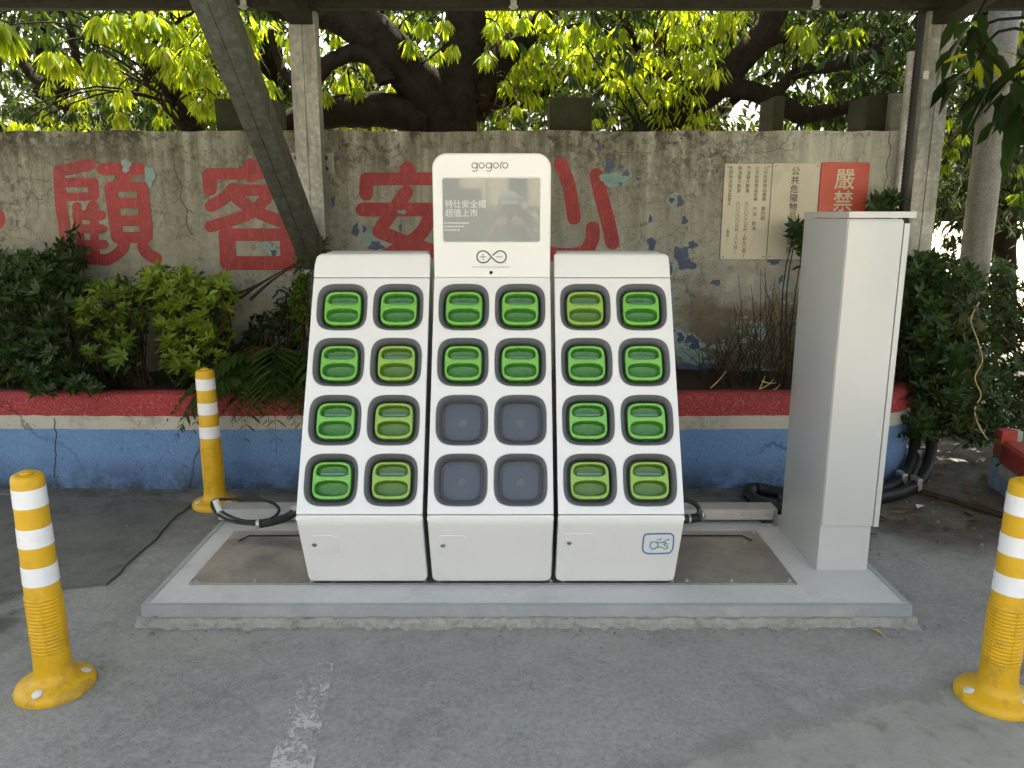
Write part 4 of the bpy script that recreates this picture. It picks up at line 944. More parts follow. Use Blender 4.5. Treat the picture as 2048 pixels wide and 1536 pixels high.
# ================================================================== CABLES BY THE STATIONS
cb = thing('cable_loop', 'black cable coiled in a loop beside the left-hand station', 'cable', (-.95, 3.5, SZ))
def ps(pts): return [at(x, y, Y) for x, y, Y in pts]
mb = MB(); mb.tube(cr(ps([(600, 1020, 3.40), (560, 1040, 3.42), (515, 1048, 3.42), (470, 1044, 3.42), (438, 1030, 3.43), (424, 1012, 3.45), (431, 1000, 3.48), (470, 998, 3.5), (515, 998, 3.52), (545, 1006, 3.52), (558, 1019, 3.5), (548, 1034, 3.46), (520, 1043, 3.43), (480, 1040, 3.42), (445, 1024, 3.43), (434, 1006, 3.46)]), 8), .0075, 8); mb.build('cable', M['rubber'], cb, True)
mb = MB(); P = cr(ps([(590, 1024, 3.44), (572, 1035, 3.42), (545, 1043, 3.41), (518, 1048, 3.41)]), 14); mb.tube(P, [.0185 + (.0025 if i % 2 else 0) for i in range(len(P))], 12); mb.build('ribbed_sleeve', M['rubber'], cb, True)
mb = MB(); a, b = ps([(521, 1047, 3.41), (515, 1048, 3.41)]); mb.tube([a, b], .0235, 14); mb.build('clamp', M['bolt'], cb, True)
mb = MB(); a, b = ps([(594, 1019, 3.46), (585, 1026, 3.44)]); mb.tube([a, b], .027, 16); mb.build('gland', M['alu'], cb, True)
mb = MB(); P = cr(ps([(431, 1000, 3.46), (435, 1010, 3.45), (441, 1024, 3.425)]), 5); mb.tube(P, [.0145 + .002 * (i % 2) for i in range(len(P))], 10); mb.build('tape_wrap', M['tape'], cb, True)
cb = thing('cable_elbow', 'short black cable elbow with clips beside the right-hand station', 'cable', (.75, 3.5, SZ))
mb = MB(); P = cr(ps([(1350, 1000, 3.42), (1375, 1001, 3.44), (1394, 1011, 3.45), (1398, 1025, 3.44), (1390, 1036, 3.42)]), 6); mb.tube(P, .011, 10); mb.build('cable', M['rubber'], cb, True)
mb = MB(); P = cr(ps([(1340, 1040, 3.40), (1372, 1038, 3.40), (1395, 1035, 3.42), (1402, 1030, 3.46)]), 10); mb.tube(P, [.0195 + (.0025 if i % 2 else 0) for i in range(len(P))], 12); mb.build('ribbed_sleeve', M['rubber'], cb, True)
for x, y in ((1376, 1038), (1402, 1029)):
    mb = MB(); a, b = ps([(x - 1.5, y, 3.40), (x + 2, y, 3.402)]); mb.tube([a, b], .0245, 14); mb.build('clamp', M['bolt'], cb, True)
# thick ribbed hoses that run from behind the cabinet to the conduit
for i, (lab, pts) in enumerate((('thick black ribbed hose bending on the ground behind the cabinet', [(1.62, 4.02, .035), (1.40, 4.20, .035), (1.32, 4.10, .035), (1.36, 3.93, .035), (1.55, 3.86, .035), (1.95, 4.02, .036), (2.30, 4.22, .05), (2.52, 4.5, .2), (2.56, 4.72, .5), (2.50, 4.86, .9)]),
                               ('second ribbed hose lying along the thick one behind the cabinet', [(1.45, 4.02, .035), (1.60, 3.94, .036), (1.95, 4.11, .036), (2.26, 4.31, .05), (2.45, 4.56, .2), (2.47, 4.76, .5), (2.45, 4.9, .8)]))):
    P = cr(pts, 24); mb = MB(); mb.tube(P, [.031 + (.004 if j % 2 else 0) for j in range(len(P))], 10); h = setp(mb.build('ribbed_hose', M['rubber'], None, True), lab, 'hose', 'ribbed hoses by the planter end')
    c = Vector(pts[6 if i == 0 else 3]); mb = MB(); mb.box(c + Vector((0, 0, .012)), (.03, .09, .07), b=.004); mb.build('strap', M['bolt'], h)
p = at(1842, 906, 4.5); mb = MB(); mb.box(p, (.07, .05, .05), b=.004); mb.box(p + Vector((.0, -.028, -.006)), (.012, .012, .06)); mb.box(p + Vector((.022, -.028, -.006)), (.012, .012, .06)); setp(mb.build('metal_bracket', M['galv']), 'small metal bracket on the blue end of the planter', 'bracket')

# ================================================================== BOLLARDS
def bollard(x, y, ref=None, label='', rot=0.0, lean=(0, 0)):
    G = 'yellow bollards round the stations'
    if ref is not None:
        r_ = ref.copy(); COL.objects.link(r_); r_.location = (x, y, 0); r_.rotation_euler = (lean[0], lean[1], rot); setp(r_, label, 'bollard', G)
        for c in ref.children: q = c.copy(); COL.objects.link(q); q.parent = r_
        return r_
    t = thing('bollard', label, 'bollard', (0, 0, 0), G)
    mb = MB(); mb.lathe([(.122, 0), (.123, .012), (.116, .026), (.098, .034), (.075, .041), (.063, .052), (.058, .075), (.0565, .10)], n=48); mb.build('base', M['yellow'], t, True)
    prof = [(.0562, .10), (.0558, .138)]; z = .145
    while z < .335: prof += [(.0545, z), (.0562, z + .0025), (.0562, z + .007), (.0545, z + .0095)]; z += .0125
    prof += [(.0545, .345), (.053, .352), (.0478, .715), (.0478, .735), (.0445, .748), (.036, .753)]
    mb = MB(); mb.lathe(prof, n=40); mb.build('tube', M['yellow'], t, True, 25)
    mb = MB()
    for a in range(0, 360, 60):
        for k in range(15):
            pass
        mb.box((.0557 * math.cos(R(a)), .0557 * math.sin(R(a)), .24), (.0035, .0022, .19), Matrix.Rotation(R(a), 3, 'Z'))
    mb.build('mould_rib', M['yellow'], t)
    mb = MB(); mb.lathe([(.02, .7515), (.02, .759), (.016, .762), (.008, .7622)], n=20); mb.build('cap_button', M['yellow'], t, True)
    for z0, z1 in ((.648, .710), (.516, .580), (.386, .450)):
        ra = .053 - (z0 - .352) / .363 * .0052 + .0012; rb = .053 - (z1 - .352) / .363 * .0052 + .0012
        mb = MB(); mb.lathe([(ra - .002, z0), (ra, z0 + .0006), (rb, z1 - .0006), (rb - .002, z1)], n=40); mb.build('reflective_band', M['band'], t, True)
    for a in (-82, 38, 158):
        mb = MB(); n = 14; V = [(0, 0, .004)] + [((.017 * (1 + .25 * (rnd.random() - .5))) * math.cos(2 * math.pi * i / n), (.017 * (1 + .25 * (rnd.random() - .5))) * math.sin(2 * math.pi * i / n), .0) for i in range(n)]
        mb.add(V, [(0, i + 1, (i + 1) % n + 1) for i in range(n)]); me = mb.mesh('bolt_plug'); me.transform(Matrix.Translation((.094 * math.cos(R(a)), .094 * math.sin(R(a)), .0362)) @ Matrix.Rotation(R(a), 4, 'Z') @ Matrix.Rotation(R(20), 4, 'Y')); obj('bolt_plug', me, M['tape'], t)
    t.location = (x, y, 0); t.rotation_euler = (lean[0], lean[1], rot); return t
pB = onz(112, 1374); b0 = bollard(pB.x, pB.y, None, 'large yellow bollard in front on the left, beside the dark asphalt patch', R(-10))
pB = onz(432, 1009); bollard(pB.x, pB.y, b0, 'yellow bollard farthest back, in front of the planter behind the cable loop', R(60))
pB = onz(1990, 1398); bollard(pB.x, pB.y, b0, 'yellow bollard on the right, with white patches on its base, beside the slab corner', R(25))

# ================================================================== SIGNS
def plaque(corners, mat, label, name='wall_plaque'):
    P = [at(x, y, WY) for x, y in corners]; x0 = (P[0].x + P[3].x) / 2; x1 = (P[1].x + P[2].x) / 2; z1 = (P[0].z + P[1].z) / 2; z0 = (P[2].z + P[3].z) / 2
    t = thing('wall_plaque', label, 'sign', ((x0 + x1) / 2, WY - .006, (z0 + z1) / 2), 'notice plaques on the wall')
    me = shape2d([rrect(x0, z0, x1, z1, .010, 4)], .004, .0012, 1); me.transform(Matrix.Translation((0, WY - .0085, 0)) @ Matrix.Rotation(R(90), 4, 'X')); obj('panel', me, mat, t, True, 30)
    for x in (x0 + .018, x1 - .018):
        for z in (z0 + .018, z1 - .018):
            mb = MB(); mb.tube([(x, WY - .012, z), (x, WY - .0145, z)], .004, 8); mb.build('screw', M['dark'], t)
    return t, x0, x1, z0, z1
def sM(x, z): return Matrix.Translation((x, WY - .0140, z)) @ Matrix.Rotation(R(90), 4, 'X')
sgn = crop(1420, 300, 5.909)
def column(t, body, top, bot, size, mat, offset=0.0, sxx=1.0):
    """vertical column of characters, top and bottom given on the photographed plaque"""
    p, q = at(*sgn(top), WY), at(*sgn(bot), WY); x = (p.x + q.x) / 2; n = len(body)
    for nn in range(1):
        size = (p.z - q.z) / n; grp = '\n'.join(body); cu = bpy.data.curves.new('text', 'FONT'); cu.body = grp; cu.size = size; cu.align_x = 'CENTER'; cu.align_y = 'TOP'; cu.offset = offset; cu.resolution_u = 2; cu.extrude = 0
        o = bpy.data.objects.new('text', cu); COL.objects.link(o); me = mesh_from(o)
        co = np.empty(len(me.vertices) * 3); me.vertices.foreach_get('co', co); co = co.reshape(-1, 3)
        y0, y1 = co[:, 1].min(), co[:, 1].max(); H = p.z - q.z
        co[:, 1] = (co[:, 1] - y1) / (y1 - y0) * H + p.z; co[:, 0] = co[:, 0] * sxx + x
        me.vertices.foreach_set('co', co.ravel()); me.transform(Matrix.Translation((0, WY - .0140, 0)) @ Matrix.Rotation(R(90), 4, 'X')); obj('lettering', me, mat, t)
t, *_ = plaque([(1449, 327), (1543, 328), (1531, 519), (1439, 518)], M['sign'], 'cream wall plaque with five columns of small characters, leftmost of three')
column(t, '公共危險物品種類', (655, 190), (630, 605), .06, M['signink']); column(t, '第四類', (622, 668), (612, 835), .05, M['signink'])
column(t, '公共危險物品名稱', (555, 190), (528, 605), .06, M['signink']); column(t, '汽油‧柴油', (522, 672), (505, 948), .055, M['signink'])
column(t, '汽油最大數量', (450, 190), (437, 502), .06, M['signink']); column(t, '九〇〇〇〇公升(四五〇倍)', (428, 610), (385, 1275), .05, M['signink'])
column(t, '柴油最大數量', (350, 190), (332, 502), .06, M['signink']); column(t, '六〇〇〇〇公升(六十倍)', (328, 610), (285, 1230), .05, M['signink'])
column(t, '危險物品保安監督人', (243, 190), (222, 660), .06, M['signink']); column(t, '(職稱)', (207, 915), (193, 1075), .06, M['signink'])
t, *_ = plaque([(1545, 327), (1639, 326), (1626, 519), (1532, 518)], M['sign'], 'cream wall plaque with one column of larger dark characters, middle of three')
column(t, '公共危險物品製造場所', (1005, 200), (935, 1235), .09, M['signink'], .0006, 1.0)
t, *_ = plaque([(1640, 326), (1736, 324), (1724, 517), (1629, 518)], M['signred'], 'red wall plaque with pale bold characters above the cabinet')
column(t, '嚴禁煙火', (1575, 228), (1525, 1240), .20, M['signpale'], .0010, .98)

# ================================================================== TREES
GAPS = [(1500, 205, 62, 42), (1590, 150, 45, 22), (640, 100, 34, 34), (545, 150, 26, 40), (660, 70, 30, 22), (860, 70, 18, 22), (725, 60, 20, 20), (900, 30, 12, 12), (1570, 60, 15, 12), (1650, 160, 40, 18), (130, 180, 14, 10), (170, 100, 20, 14), (1120, 25, 20, 10)]
def project(P):
    x = P[:, 0]; y = P[:, 1]; z = P[:, 2] - CAM_H; dpt = y * CT - z * ST; up = y * ST + z * CT
    return 1024 + FPX * x / dpt, 768 - FPX * up / dpt
def thin(P, strength=.92):
    px, py = project(P); keep = np.ones(len(P), bool)
    for cx, cy, a, b in GAPS:
        keep &= ~((((px - cx) / (a * 1.35)) ** 2 + ((py - cy) / (b * 1.45)) ** 2 < 1) & (rng.random(len(P)) < strength))
    return P[keep]
BRIGHT = []
def sunholes(C, rad, lift=.15):
    sdv = np.array(sd); keep = np.ones(len(C), bool)
    for b in BRIGHT:
        tt = (C[:, 2] - b[2]) / sdv[2]; q = np.array(b[:2])[None] + tt[:, None] * sdv[None, :2]
        keep &= ~((np.linalg.norm(C[:, :2] - q, axis=1) < rad) & (C[:, 2] > b[2] + lift))
    return C[keep]
def limb(mb, pts, wob=.10, n=12):
    """pts: photo x, y, width in px, distance"""
    P = cr([at(x, y, Y) for x, y, wd, Y in pts], 7); k = len(pts); rad = []
    for i in range(len(P)):
        t = i / (len(P) - 1) * (k - 1); j = min(int(t), k - 2); f_ = t - j
        ra, rb = [q[2] / 2 / FPX * q[3] * 1.0 for q in (pts[j], pts[j + 1])]; rad.append(ra + (rb - ra) * f_)
    P = [p + Vector((rnd.uniform(-1, 1), 0, rnd.uniform(-1, 1))) * .006 for p in P]
    mb.tube(P, rad, n, wob=wob); return P
def twigs(mb, base, tips, r=.012):
    for t_ in tips:
        b = Vector(base); t_ = Vector(t_); m_ = b.lerp(t_, .5) + Vector((rnd.uniform(-.1, .1), rnd.uniform(-.1, .1), rnd.uniform(.02, .2))); mb.tube(cr([b, m_, t_], 4), [r * (1 - .8 * i / 8) for i in range(9)], 5)
def tree(label, limbs, base, bright, dark_boxes, mid_boxes=(), dark_mat='leaf_dark', group='trees behind the wall', L=.145, rust=(), young=()):
    t = thing('tree', label, 'tree', (base[0], base[1], 0), group); mb = MB()
    LP = [p for l in limbs for p in limb(mb, l)]
    yl = Leaves(); ml = Leaves(); dl = Leaves(); rl = Leaves()
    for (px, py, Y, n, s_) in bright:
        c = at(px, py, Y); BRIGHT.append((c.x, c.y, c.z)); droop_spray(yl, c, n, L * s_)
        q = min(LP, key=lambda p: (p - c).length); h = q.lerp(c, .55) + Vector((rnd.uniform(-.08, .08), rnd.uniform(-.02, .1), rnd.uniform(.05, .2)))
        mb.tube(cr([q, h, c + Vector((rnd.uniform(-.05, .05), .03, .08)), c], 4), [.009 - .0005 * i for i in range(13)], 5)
    for (x0, x1, y0, y1, z0, z1, n, L_) in young:
        C = thin(np.stack([rng.uniform(x0, x1, n), rng.uniform(y0, y1, n), rng.uniform(z0, z1, n)], 1)); cl = np.sin(C[:, 0] * 5.1 + 1) + np.sin(C[:, 2] * 9 + C[:, 0] * 3) + rng.normal(0, .5, len(C))
        for c in C[cl > -.1]: droop_spray(yl, c, int(rng.integers(3, 6)), L_ * rng.uniform(.7, 1.2), rng.uniform(.5, 1.2))
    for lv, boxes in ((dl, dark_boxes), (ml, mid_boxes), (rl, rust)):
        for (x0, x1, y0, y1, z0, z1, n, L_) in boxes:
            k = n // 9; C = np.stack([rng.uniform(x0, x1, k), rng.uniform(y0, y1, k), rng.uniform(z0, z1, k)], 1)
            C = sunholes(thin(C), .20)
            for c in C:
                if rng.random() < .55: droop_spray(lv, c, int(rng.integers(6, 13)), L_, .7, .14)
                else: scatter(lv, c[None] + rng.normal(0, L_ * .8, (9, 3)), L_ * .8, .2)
    mb.build('trunk', M['bark'], t, True, 60)
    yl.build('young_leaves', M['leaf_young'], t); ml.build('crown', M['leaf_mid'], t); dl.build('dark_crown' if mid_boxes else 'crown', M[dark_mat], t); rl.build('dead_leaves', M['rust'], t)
    return t
Y1 = 6.3
tree('huge old tree with thick dark limbs forking just behind the wall', [
    [(905, 420, 120, Y1), (908, 300, 104, Y1), (905, 240, 92, Y1), (912, 160, 84, Y1), (930, 80, 78, Y1), (935, 0, 70, Y1), (960, -90, 60, 6.4)],
    [(890, 260, 96, Y1), (860, 200, 86, Y1 - .1), (800, 125, 84, Y1 - .2), (745, 70, 82, Y1 - .25), (680, 25, 78, 6.1), (600, 10, 70, 6.05), (520, -20, 60, 6.0), (430, -80, 45, 6.0)],
    [(850, 245, 66, Y1 - .1), (790, 222, 68, Y1 - .15), (700, 222, 62, Y1 - .2), (620, 232, 52, Y1 - .25), (560, 248, 40, 6.0), (470, 262, 30, 6.0)],
    [(775, 165, 40, Y1 - .3), (750, 120, 36, Y1 - .3), (710, 106, 32, Y1 - .35), (665, 122, 30, 5.9), (635, 150, 28, 5.9), (590, 165, 22, 5.9), (560, 130, 16, 6.0), (540, 60, 12, 6.0)],
    [(940, 200, 60, Y1 + .1), (1000, 120, 56, Y1 + .2), (1060, 60, 46, 6.6), (1110, -10, 40, 6.8)],
    [(950, 225, 44, Y1 + .2), (1000, 195, 36, 6.6), (1060, 200, 28, 6.8), (1120, 150, 26, 7)],
    [(860, 250, 40, Y1 + .2), (835, 215, 30, 6.6), (800, 180, 20, 6.8)]],
    (-.5, 6.3),
    [(845, 45, 5.9, 26, .95), (820, 85, 5.9, 22, .9), (870, 100, 6.0, 22, .9), (890, 45, 5.8, 18, .8), (905, 95, 5.6, 12, .9), (975, 110, 5.9, 26, .95), (985, 50, 6.0, 26, .9), (1015, 85, 6.0, 24, .9), (1045, 40, 6.1, 26, .9), (1070, 95, 6.1, 28, .9),
     (1085, 30, 6.0, 20, .9), (690, 150, 6.1, 20, .85), (715, 175, 6.0, 24, .9), (650, 185, 5.9, 24, .8), (670, 70, 6.2, 14, .8), (760, 35, 6.5, 20, .9), (800, 40, 6.4, 24, .9), (1010, 165, 6.2, 20, .8), (1030, 215, 6.0, 22, .7), (1010, 240, 5.9, 18, .6), (870, 150, 6.4, 14, .8)],
    [(-2.2, 1.6, 6.6, 7.9, 2.1, 3.4, 1100, .12), (-.2, .9, 5.8, 6.1, 2.5, 3.1, 120, .12)], [(-1.6, 1.0, 6.5, 7.3, 2.1, 3.3, 650, .12)], L=.118, young=[(-.35, .95, 6.4, 6.9, 2.45, 3.3, 330, .11), (-1.9, -.9, 6.5, 7.0, 2.2, 3.2, 200, .10)], rust=[(-.3, .1, 5.8, 6.0, 2.1, 2.35, 60, .09)])
tree('dark tree leaning up to the right behind the plaques, with a low bough', [
    [(1250, 330, 70, 6.5), (1300, 268, 62, 6.5), (1360, 220, 58, 6.5), (1430, 175, 54, 6.5), (1490, 110, 50, 6.5), (1535, 55, 48, 6.5), (1570, -20, 40, 6.5)],
    [(1440, 170, 40, 6.45), (1500, 182, 36, 6.4), (1560, 205, 36, 6.3), (1600, 230, 34, 6.2), (1660, 222, 28, 6.1), (1730, 205, 22, 6.0), (1800, 190, 14, 6.0)],
    [(1540, 195, 24, 6.3), (1590, 150, 22, 6.3), (1650, 132, 26, 6.4), (1720, 120, 22, 6.5), (1790, 60, 18, 6.6)],
    [(1500, 100, 26, 6.5), (1560, 75, 22, 6.6), (1620, 75, 18, 6.7), (1700, 20, 14, 6.8)],
    [(1400, 190, 20, 6.6), (1330, 150, 16, 6.7), (1270, 90, 14, 6.8), (1240, 20, 10, 6.9)]],
    (1.4, 6.5),
    [(1150, 60, 5.9, 28, .9), (1120, 75, 5.9, 24, .85), (1180, 40, 6.0, 28, .9), (1165, 110, 6.0, 26, .85), (1210, 75, 6.0, 28, .85), (1240, 60, 6.1, 26, .9), (1290, 60, 6.2, 20, .8), (1240, 120, 6.1, 26, .7), (1270, 150, 6.1, 26, .7), (1225, 160, 6.0, 22, .7), (1300, 170, 6.1, 24, .65), (1330, 120, 6.2, 24, .7), (1350, 70, 6.3, 24, .8), (1310, 200, 6.0, 18, .6),
     (1390, 60, 6.3, 24, .8), (1420, 95, 6.3, 22, .8), (1380, 110, 6.2, 24, .7), (1440, 50, 6.2, 20, .8), (1600, 55, 5.9, 26, .95), (1640, 45, 5.9, 28, 1.0), (1680, 60, 6.0, 28, 1.0), (1715, 60, 6.0, 24, .95), (1620, 75, 5.8, 22, .9), (1195, 240, 5.7, 14, .5), (1225, 235, 5.7, 10, .5)],
    [(.6, 3.6, 6.7, 8.0, 2.5, 3.5, 1500, .12), (2.0, 3.4, 6.4, 7.4, 2.1, 3.2, 900, .115), (2.0, 3.2, 5.7, 6.2, 2.5, 2.9, 200, .12), (1.2, 2.9, 6.4, 7.2, 1.9, 2.2, 360, .1)], [(.4, 3.0, 6.6, 7.6, 2.3, 3.3, 850, .12), (1.1, 2.6, 6.6, 7.8, 1.9, 2.25, 360, .1)], L=.118, young=[(.4, 1.75, 6.1, 6.9, 2.15, 3.3, 620, .105), (1.6, 2.8, 6.7, 7.2, 2.1, 2.9, 160, .09), (1.2, 2.6, 6.6, 7.4, 1.95, 2.2, 130, .08)], rust=[(1.1, 1.75, 6.5, 6.9, 2.2, 3.0, 220, .10)])
tree('bright drooping leaved tree with a slanting mossy trunk at the left', [
    [(430, 330, 44, 6.4), (385, 262, 38, 6.4), (340, 205, 36, 6.4), (305, 165, 30, 6.4), (292, 120, 22, 6.4), (280, 78, 16, 6.4), (290, 10, 12, 6.5)],
    [(305, 168, 18, 6.35), (330, 190, 16, 6.3), (350, 208, 12, 6.2)], [(290, 105, 10, 6.4), (340, 55, 7, 6.3), (400, 15, 5, 6.2)],
    [(180, 290, 30, 6.8), (135, 222, 26, 6.8), (100, 180, 22, 6.8), (55, 140, 20, 6.9), (10, 60, 16, 7)], [(120, 200, 20, 6.8), (150, 130, 16, 6.9), (140, 60, 14, 7), (110, 0, 12, 7)], [(385, 180, 26, 6.9), (330, 178, 24, 6.9), (270, 182, 20, 7)]],
    (-3.0, 6.4),
    [(5, 55, 5.4, 24, 1.15), (20, 75, 5.5, 18, 1.0), (105, 110, 5.6, 34, 1.05), (130, 120, 5.6, 24, 1.0), (200, 112, 5.7, 34, 1.0), (200, 40, 5.8, 28, 1.05), (230, 35, 5.9, 26, 1.0), (260, 40, 6.0, 32, .95), (285, 30, 6.0, 30, .9), (310, 40, 6.0, 28, .9), (270, 75, 6.0, 30, .85), (300, 90, 6.0, 28, .85), (325, 100, 5.9, 34, .9), (345, 130, 5.9, 28, .85), (380, 105, 5.8, 34, .95), (375, 145, 5.8, 34, .9), (410, 140, 5.8, 30, .9),
     (340, 55, 6.1, 26, .9), (430, 45, 6.0, 22, .9), (490, 55, 5.8, 22, .9), (510, 150, 5.9, 28, .9), (535, 165, 5.9, 22, .85), (400, 205, 5.7, 20, .7), (320, 235, 5.6, 14, .6), (420, 215, 5.7, 14, .7), (235, 190, 5.4, 9, .7), (250, 175, 5.4, 6, .8), (240, 230, 5.6, 26, .7), (60, 250, 5.5, 12, .6), (100, 255, 5.5, 12, .6), (30, 245, 5.5, 10, .6), (480, 90, 5.9, 14, .9)],
    [(-4.6, -1.6, 6.6, 8.0, 2.1, 3.5, 2600, .11), (-4.8, -2.6, 5.9, 6.6, 2.0, 2.4, 380, .09)], [(-4.4, -1.5, 6.5, 7.4, 2.0, 3.4, 1000, .115)], young=[(-3.2, -1.5, 6.2, 6.7, 2.35, 3.3, 420, .12), (-4.6, -3.0, 6.4, 6.9, 2.1, 2.6, 160, .08)])
# background trees
for i, (x, y, lab) in enumerate(((-5.2, 9.5, 'dark dense tree far back on the left behind the wall'), (-1.6, 10.5, 'dark tree far back between the big limbs'), (1.6, 10.0, 'dark tree far back behind the mossy post'), (5.2, 9.0, 'dark spreading tree far back on the right'))):
    t = thing('tree', lab, 'tree', (x, y, 0), 'trees behind the wall'); mb = MB(); mb.tube(cr([(x, y, 0), (x + .1, y, 1.6), (x - .2, y, 3), (x + .2, y, 5)], 5), [.18 - .008 * j for j in range(16)], 10, wob=.1)
    for s_ in (-1, 1): mb.tube(cr([(x, y, 1.9), (x + s_ * .8, y - .3, 2.7), (x + s_ * 1.7, y - .5, 3.4)], 5), [.09 - .006 * j for j in range(11)], 8)
    mb.build('trunk', M['bark'], t, True, 60); dl = Leaves(); ml = Leaves()
    n = 900; C = np.stack([rng.normal(x, 1.6, n), rng.normal(y, .9, n), rng.uniform(1.7, 4.6, n)], 1); C = thin(C)
    for c in C: (scatter(dl if rng.random() < .8 else ml, c[None] + rng.normal(0, .2, (11, 3)), .14, .22))
    dl.build('crown', M['leaf_dark'], t); ml.build('crown_light_leaves', M['leaf_mid'], t)
# high canopy added out of view to shade the wall foot; openings are left where the low sprays catch the sun
t = thing('tree', 'tree with a high crown added out of view to shade the wall foot', 'tree', (-2.2, 7.6, 0), 'trees behind the wall')
mb = MB(); mb.tube(cr([(-2.2, 7.8, 0), (-2.15, 7.8, 2), (-2.3, 7.7, 4), (-1.9, 7.6, 6)], 5), [.16 - .006 * j for j in range(16)], 10, wob=.1)
for q in ((-4.2, 7.0, 5.4), (-.5, 7.2, 5.6), (1.6, 7.0, 5.4), (3.6, 7.4, 5.6)): mb.tube(cr([(-2.2, 7.7, 3.6), (q[0] * .5 - 1, 7.5, 4.8), q], 5), [.09 - .006 * j for j in range(11)], 8)
mb.build('trunk', M['bark'], t, True, 60)
n = 2100; C = np.stack([rng.uniform(-6.5, 6.5, n), rng.uniform(5.4, 6.45, n), rng.uniform(4.2, 5.3, n)], 1)
n = 1000; C2 = np.stack([rng.uniform(-6.5, 6.5, n), rng.uniform(6.4, 10.2, n), rng.uniform(4.3, 6.6, n)], 1); C = np.concatenate([C, C2])
C = sunholes(C, .36)
dl = Leaves()
for c in C: scatter(dl, c[None] + rng.normal(0, .22, (10, 3)), .24, .2)
dl.build('crown', M['leaf_dark'], t)

# trees and shade at the far right
tree('slim dark trunked tree behind the grey pole', [[(2005, 700, 46, 7.5), (2008, 560, 44, 7.5), (2010, 450, 40, 7.5), (2018, 330, 36, 7.5), (2040, 200, 30, 7.5), (2060, 60, 24, 7.5)], [(2012, 440, 24, 7.5), (1990, 330, 18, 7.5), (1930, 230, 14, 7.6)]], (4.7, 7.5),
     [(1905, 300, 6.0, 26, .55), (1890, 330, 6.0, 26, .5), (1925, 270, 6.1, 24, .5), (1870, 300, 6.2, 20, .5), (2035, 330, 6.0, 26, .6), (2040, 120, 5.9, 22, .7), (2030, 60, 5.9, 20, .7), (1895, 240, 6.0, 20, .55), (1880, 270, 5.9, 22, .5), (2030, 390, 6.3, 20, .5), (1900, 480, 6.3, 18, .5)],
     [(2.75, 5.2, 6.0, 8.0, 1.45, 3.6, 3200, .11), (2.7, 3.9, 5.6, 6.8, .9, 2.1, 1300, .09)], [(2.75, 5.0, 6.0, 7.6, 1.5, 3.2, 800, .10)])
# broad leaved branch reaching in from the right
t = thing('broadleaf_tree', 'broad dark leaves hanging in from the top right in front of the pole', 'tree', (3.45, 4.35, 0)); mb = MB()
mb.tube(cr([(3.45, 4.35, 0), (3.4, 4.3, 1.5), (3.3, 4.3, 2.6), (3.2, 4.2, 3.6)], 5), [.06 - .002 * j for j in range(16)], 8)
bl = Leaves(); br_ = Leaves()
for (px, py, Y, n, L_) in ((1950, 40, 4.3, 4, .24), (1955, 120, 4.2, 4, .27), (2020, 150, 4.1, 4, .27), (1990, 190, 4.2, 4, .27), (2046, 190, 4.0, 5, .3), (2040, 240, 4.1, 5, .30), (1925, 100, 4.4, 3, .26), (2075, 120, 4.1, 6, .3)):
    c = at(px, py, Y); droop_spray(bl, c, n, L_, 1.0, .15)
    mb.tube(cr([(3.3, 4.3, 2.3 + rnd.random() * .6), (c.x + .2, Y + .05, c.z + .16), c], 4), .008, 5)
c = at(1962, 112, 4.2); droop_spray(br_, c, 3, .15, 1.1, .13)
mb.build('trunk', M['bark'], t, True); bl.build('crown', M['leaf_broad'], t, .15); br_.build('young_leaves', M['leaf_young'], t, .1)

# ================================================================== SHRUBS, FERNS, TWIGS IN THE PLANTER
def shrub(label, blobs, mat, L, nl, group, name='shrub', stems=6, cat='shrub', back=.35, inner=None):
    """blobs: photo x, y, rx, ry (px), distance, count"""
    cx = at(blobs[0][0], blobs[0][1], blobs[0][4]); t = thing(name, label, cat, (cx.x, cx.y, .5), group); lv = Leaves(); il = Leaves(); mb = MB()
    for (px, py, rx, ry, Y, n) in blobs:
        k = 0
        for i in range(n):
            a = rng.uniform(0, 2 * np.pi); r_ = math.sqrt(rng.uniform(0, 1)); x = px + rx * r_ * math.cos(a); y = py + ry * r_ * math.sin(a)
            Yd = Y + rng.uniform(0, back) - .12 * (1 - r_ * r_); c = at(x, y, Yd)
            ax = np.array([rng.normal(0, .45), -.55 + rng.normal(0, .35), .75 + rng.normal(0, .25)])
            rosette(lv, np.array(c), ax, nl + int(rng.integers(-2, 3)), L * rng.uniform(.75, 1.15))
            if i % 3 == 0:
                b = Vector((cx.x + (c.x - cx.x) * .45 + rnd.uniform(-.05, .05), 4.65, .52)); mb.tube(cr([b, b.lerp(c, .6) + Vector((rnd.uniform(-.05, .05), 0, .04)), c], 3), [.006 - .0006 * j for j in range(7)], 5)
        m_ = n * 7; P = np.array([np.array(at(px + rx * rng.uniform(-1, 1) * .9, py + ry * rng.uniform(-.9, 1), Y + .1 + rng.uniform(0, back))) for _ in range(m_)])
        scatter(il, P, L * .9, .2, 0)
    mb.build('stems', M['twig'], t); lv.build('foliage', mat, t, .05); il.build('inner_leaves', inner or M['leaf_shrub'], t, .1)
    return t
shrub('bright yellow-green azalea with star-shaped leaf tufts left of the stations', [(385, 640, 75, 72, 4.38, 64), (350, 575, 55, 38, 4.42, 24), (430, 590, 42, 38, 4.42, 20), (370, 720, 42, 46, 4.34, 22), (310, 560, 30, 25, 4.45, 9), (430, 690, 30, 40, 4.36, 14)], M['leaf_azalea'], .066, 9, 'azaleas in the planter', back=.25)
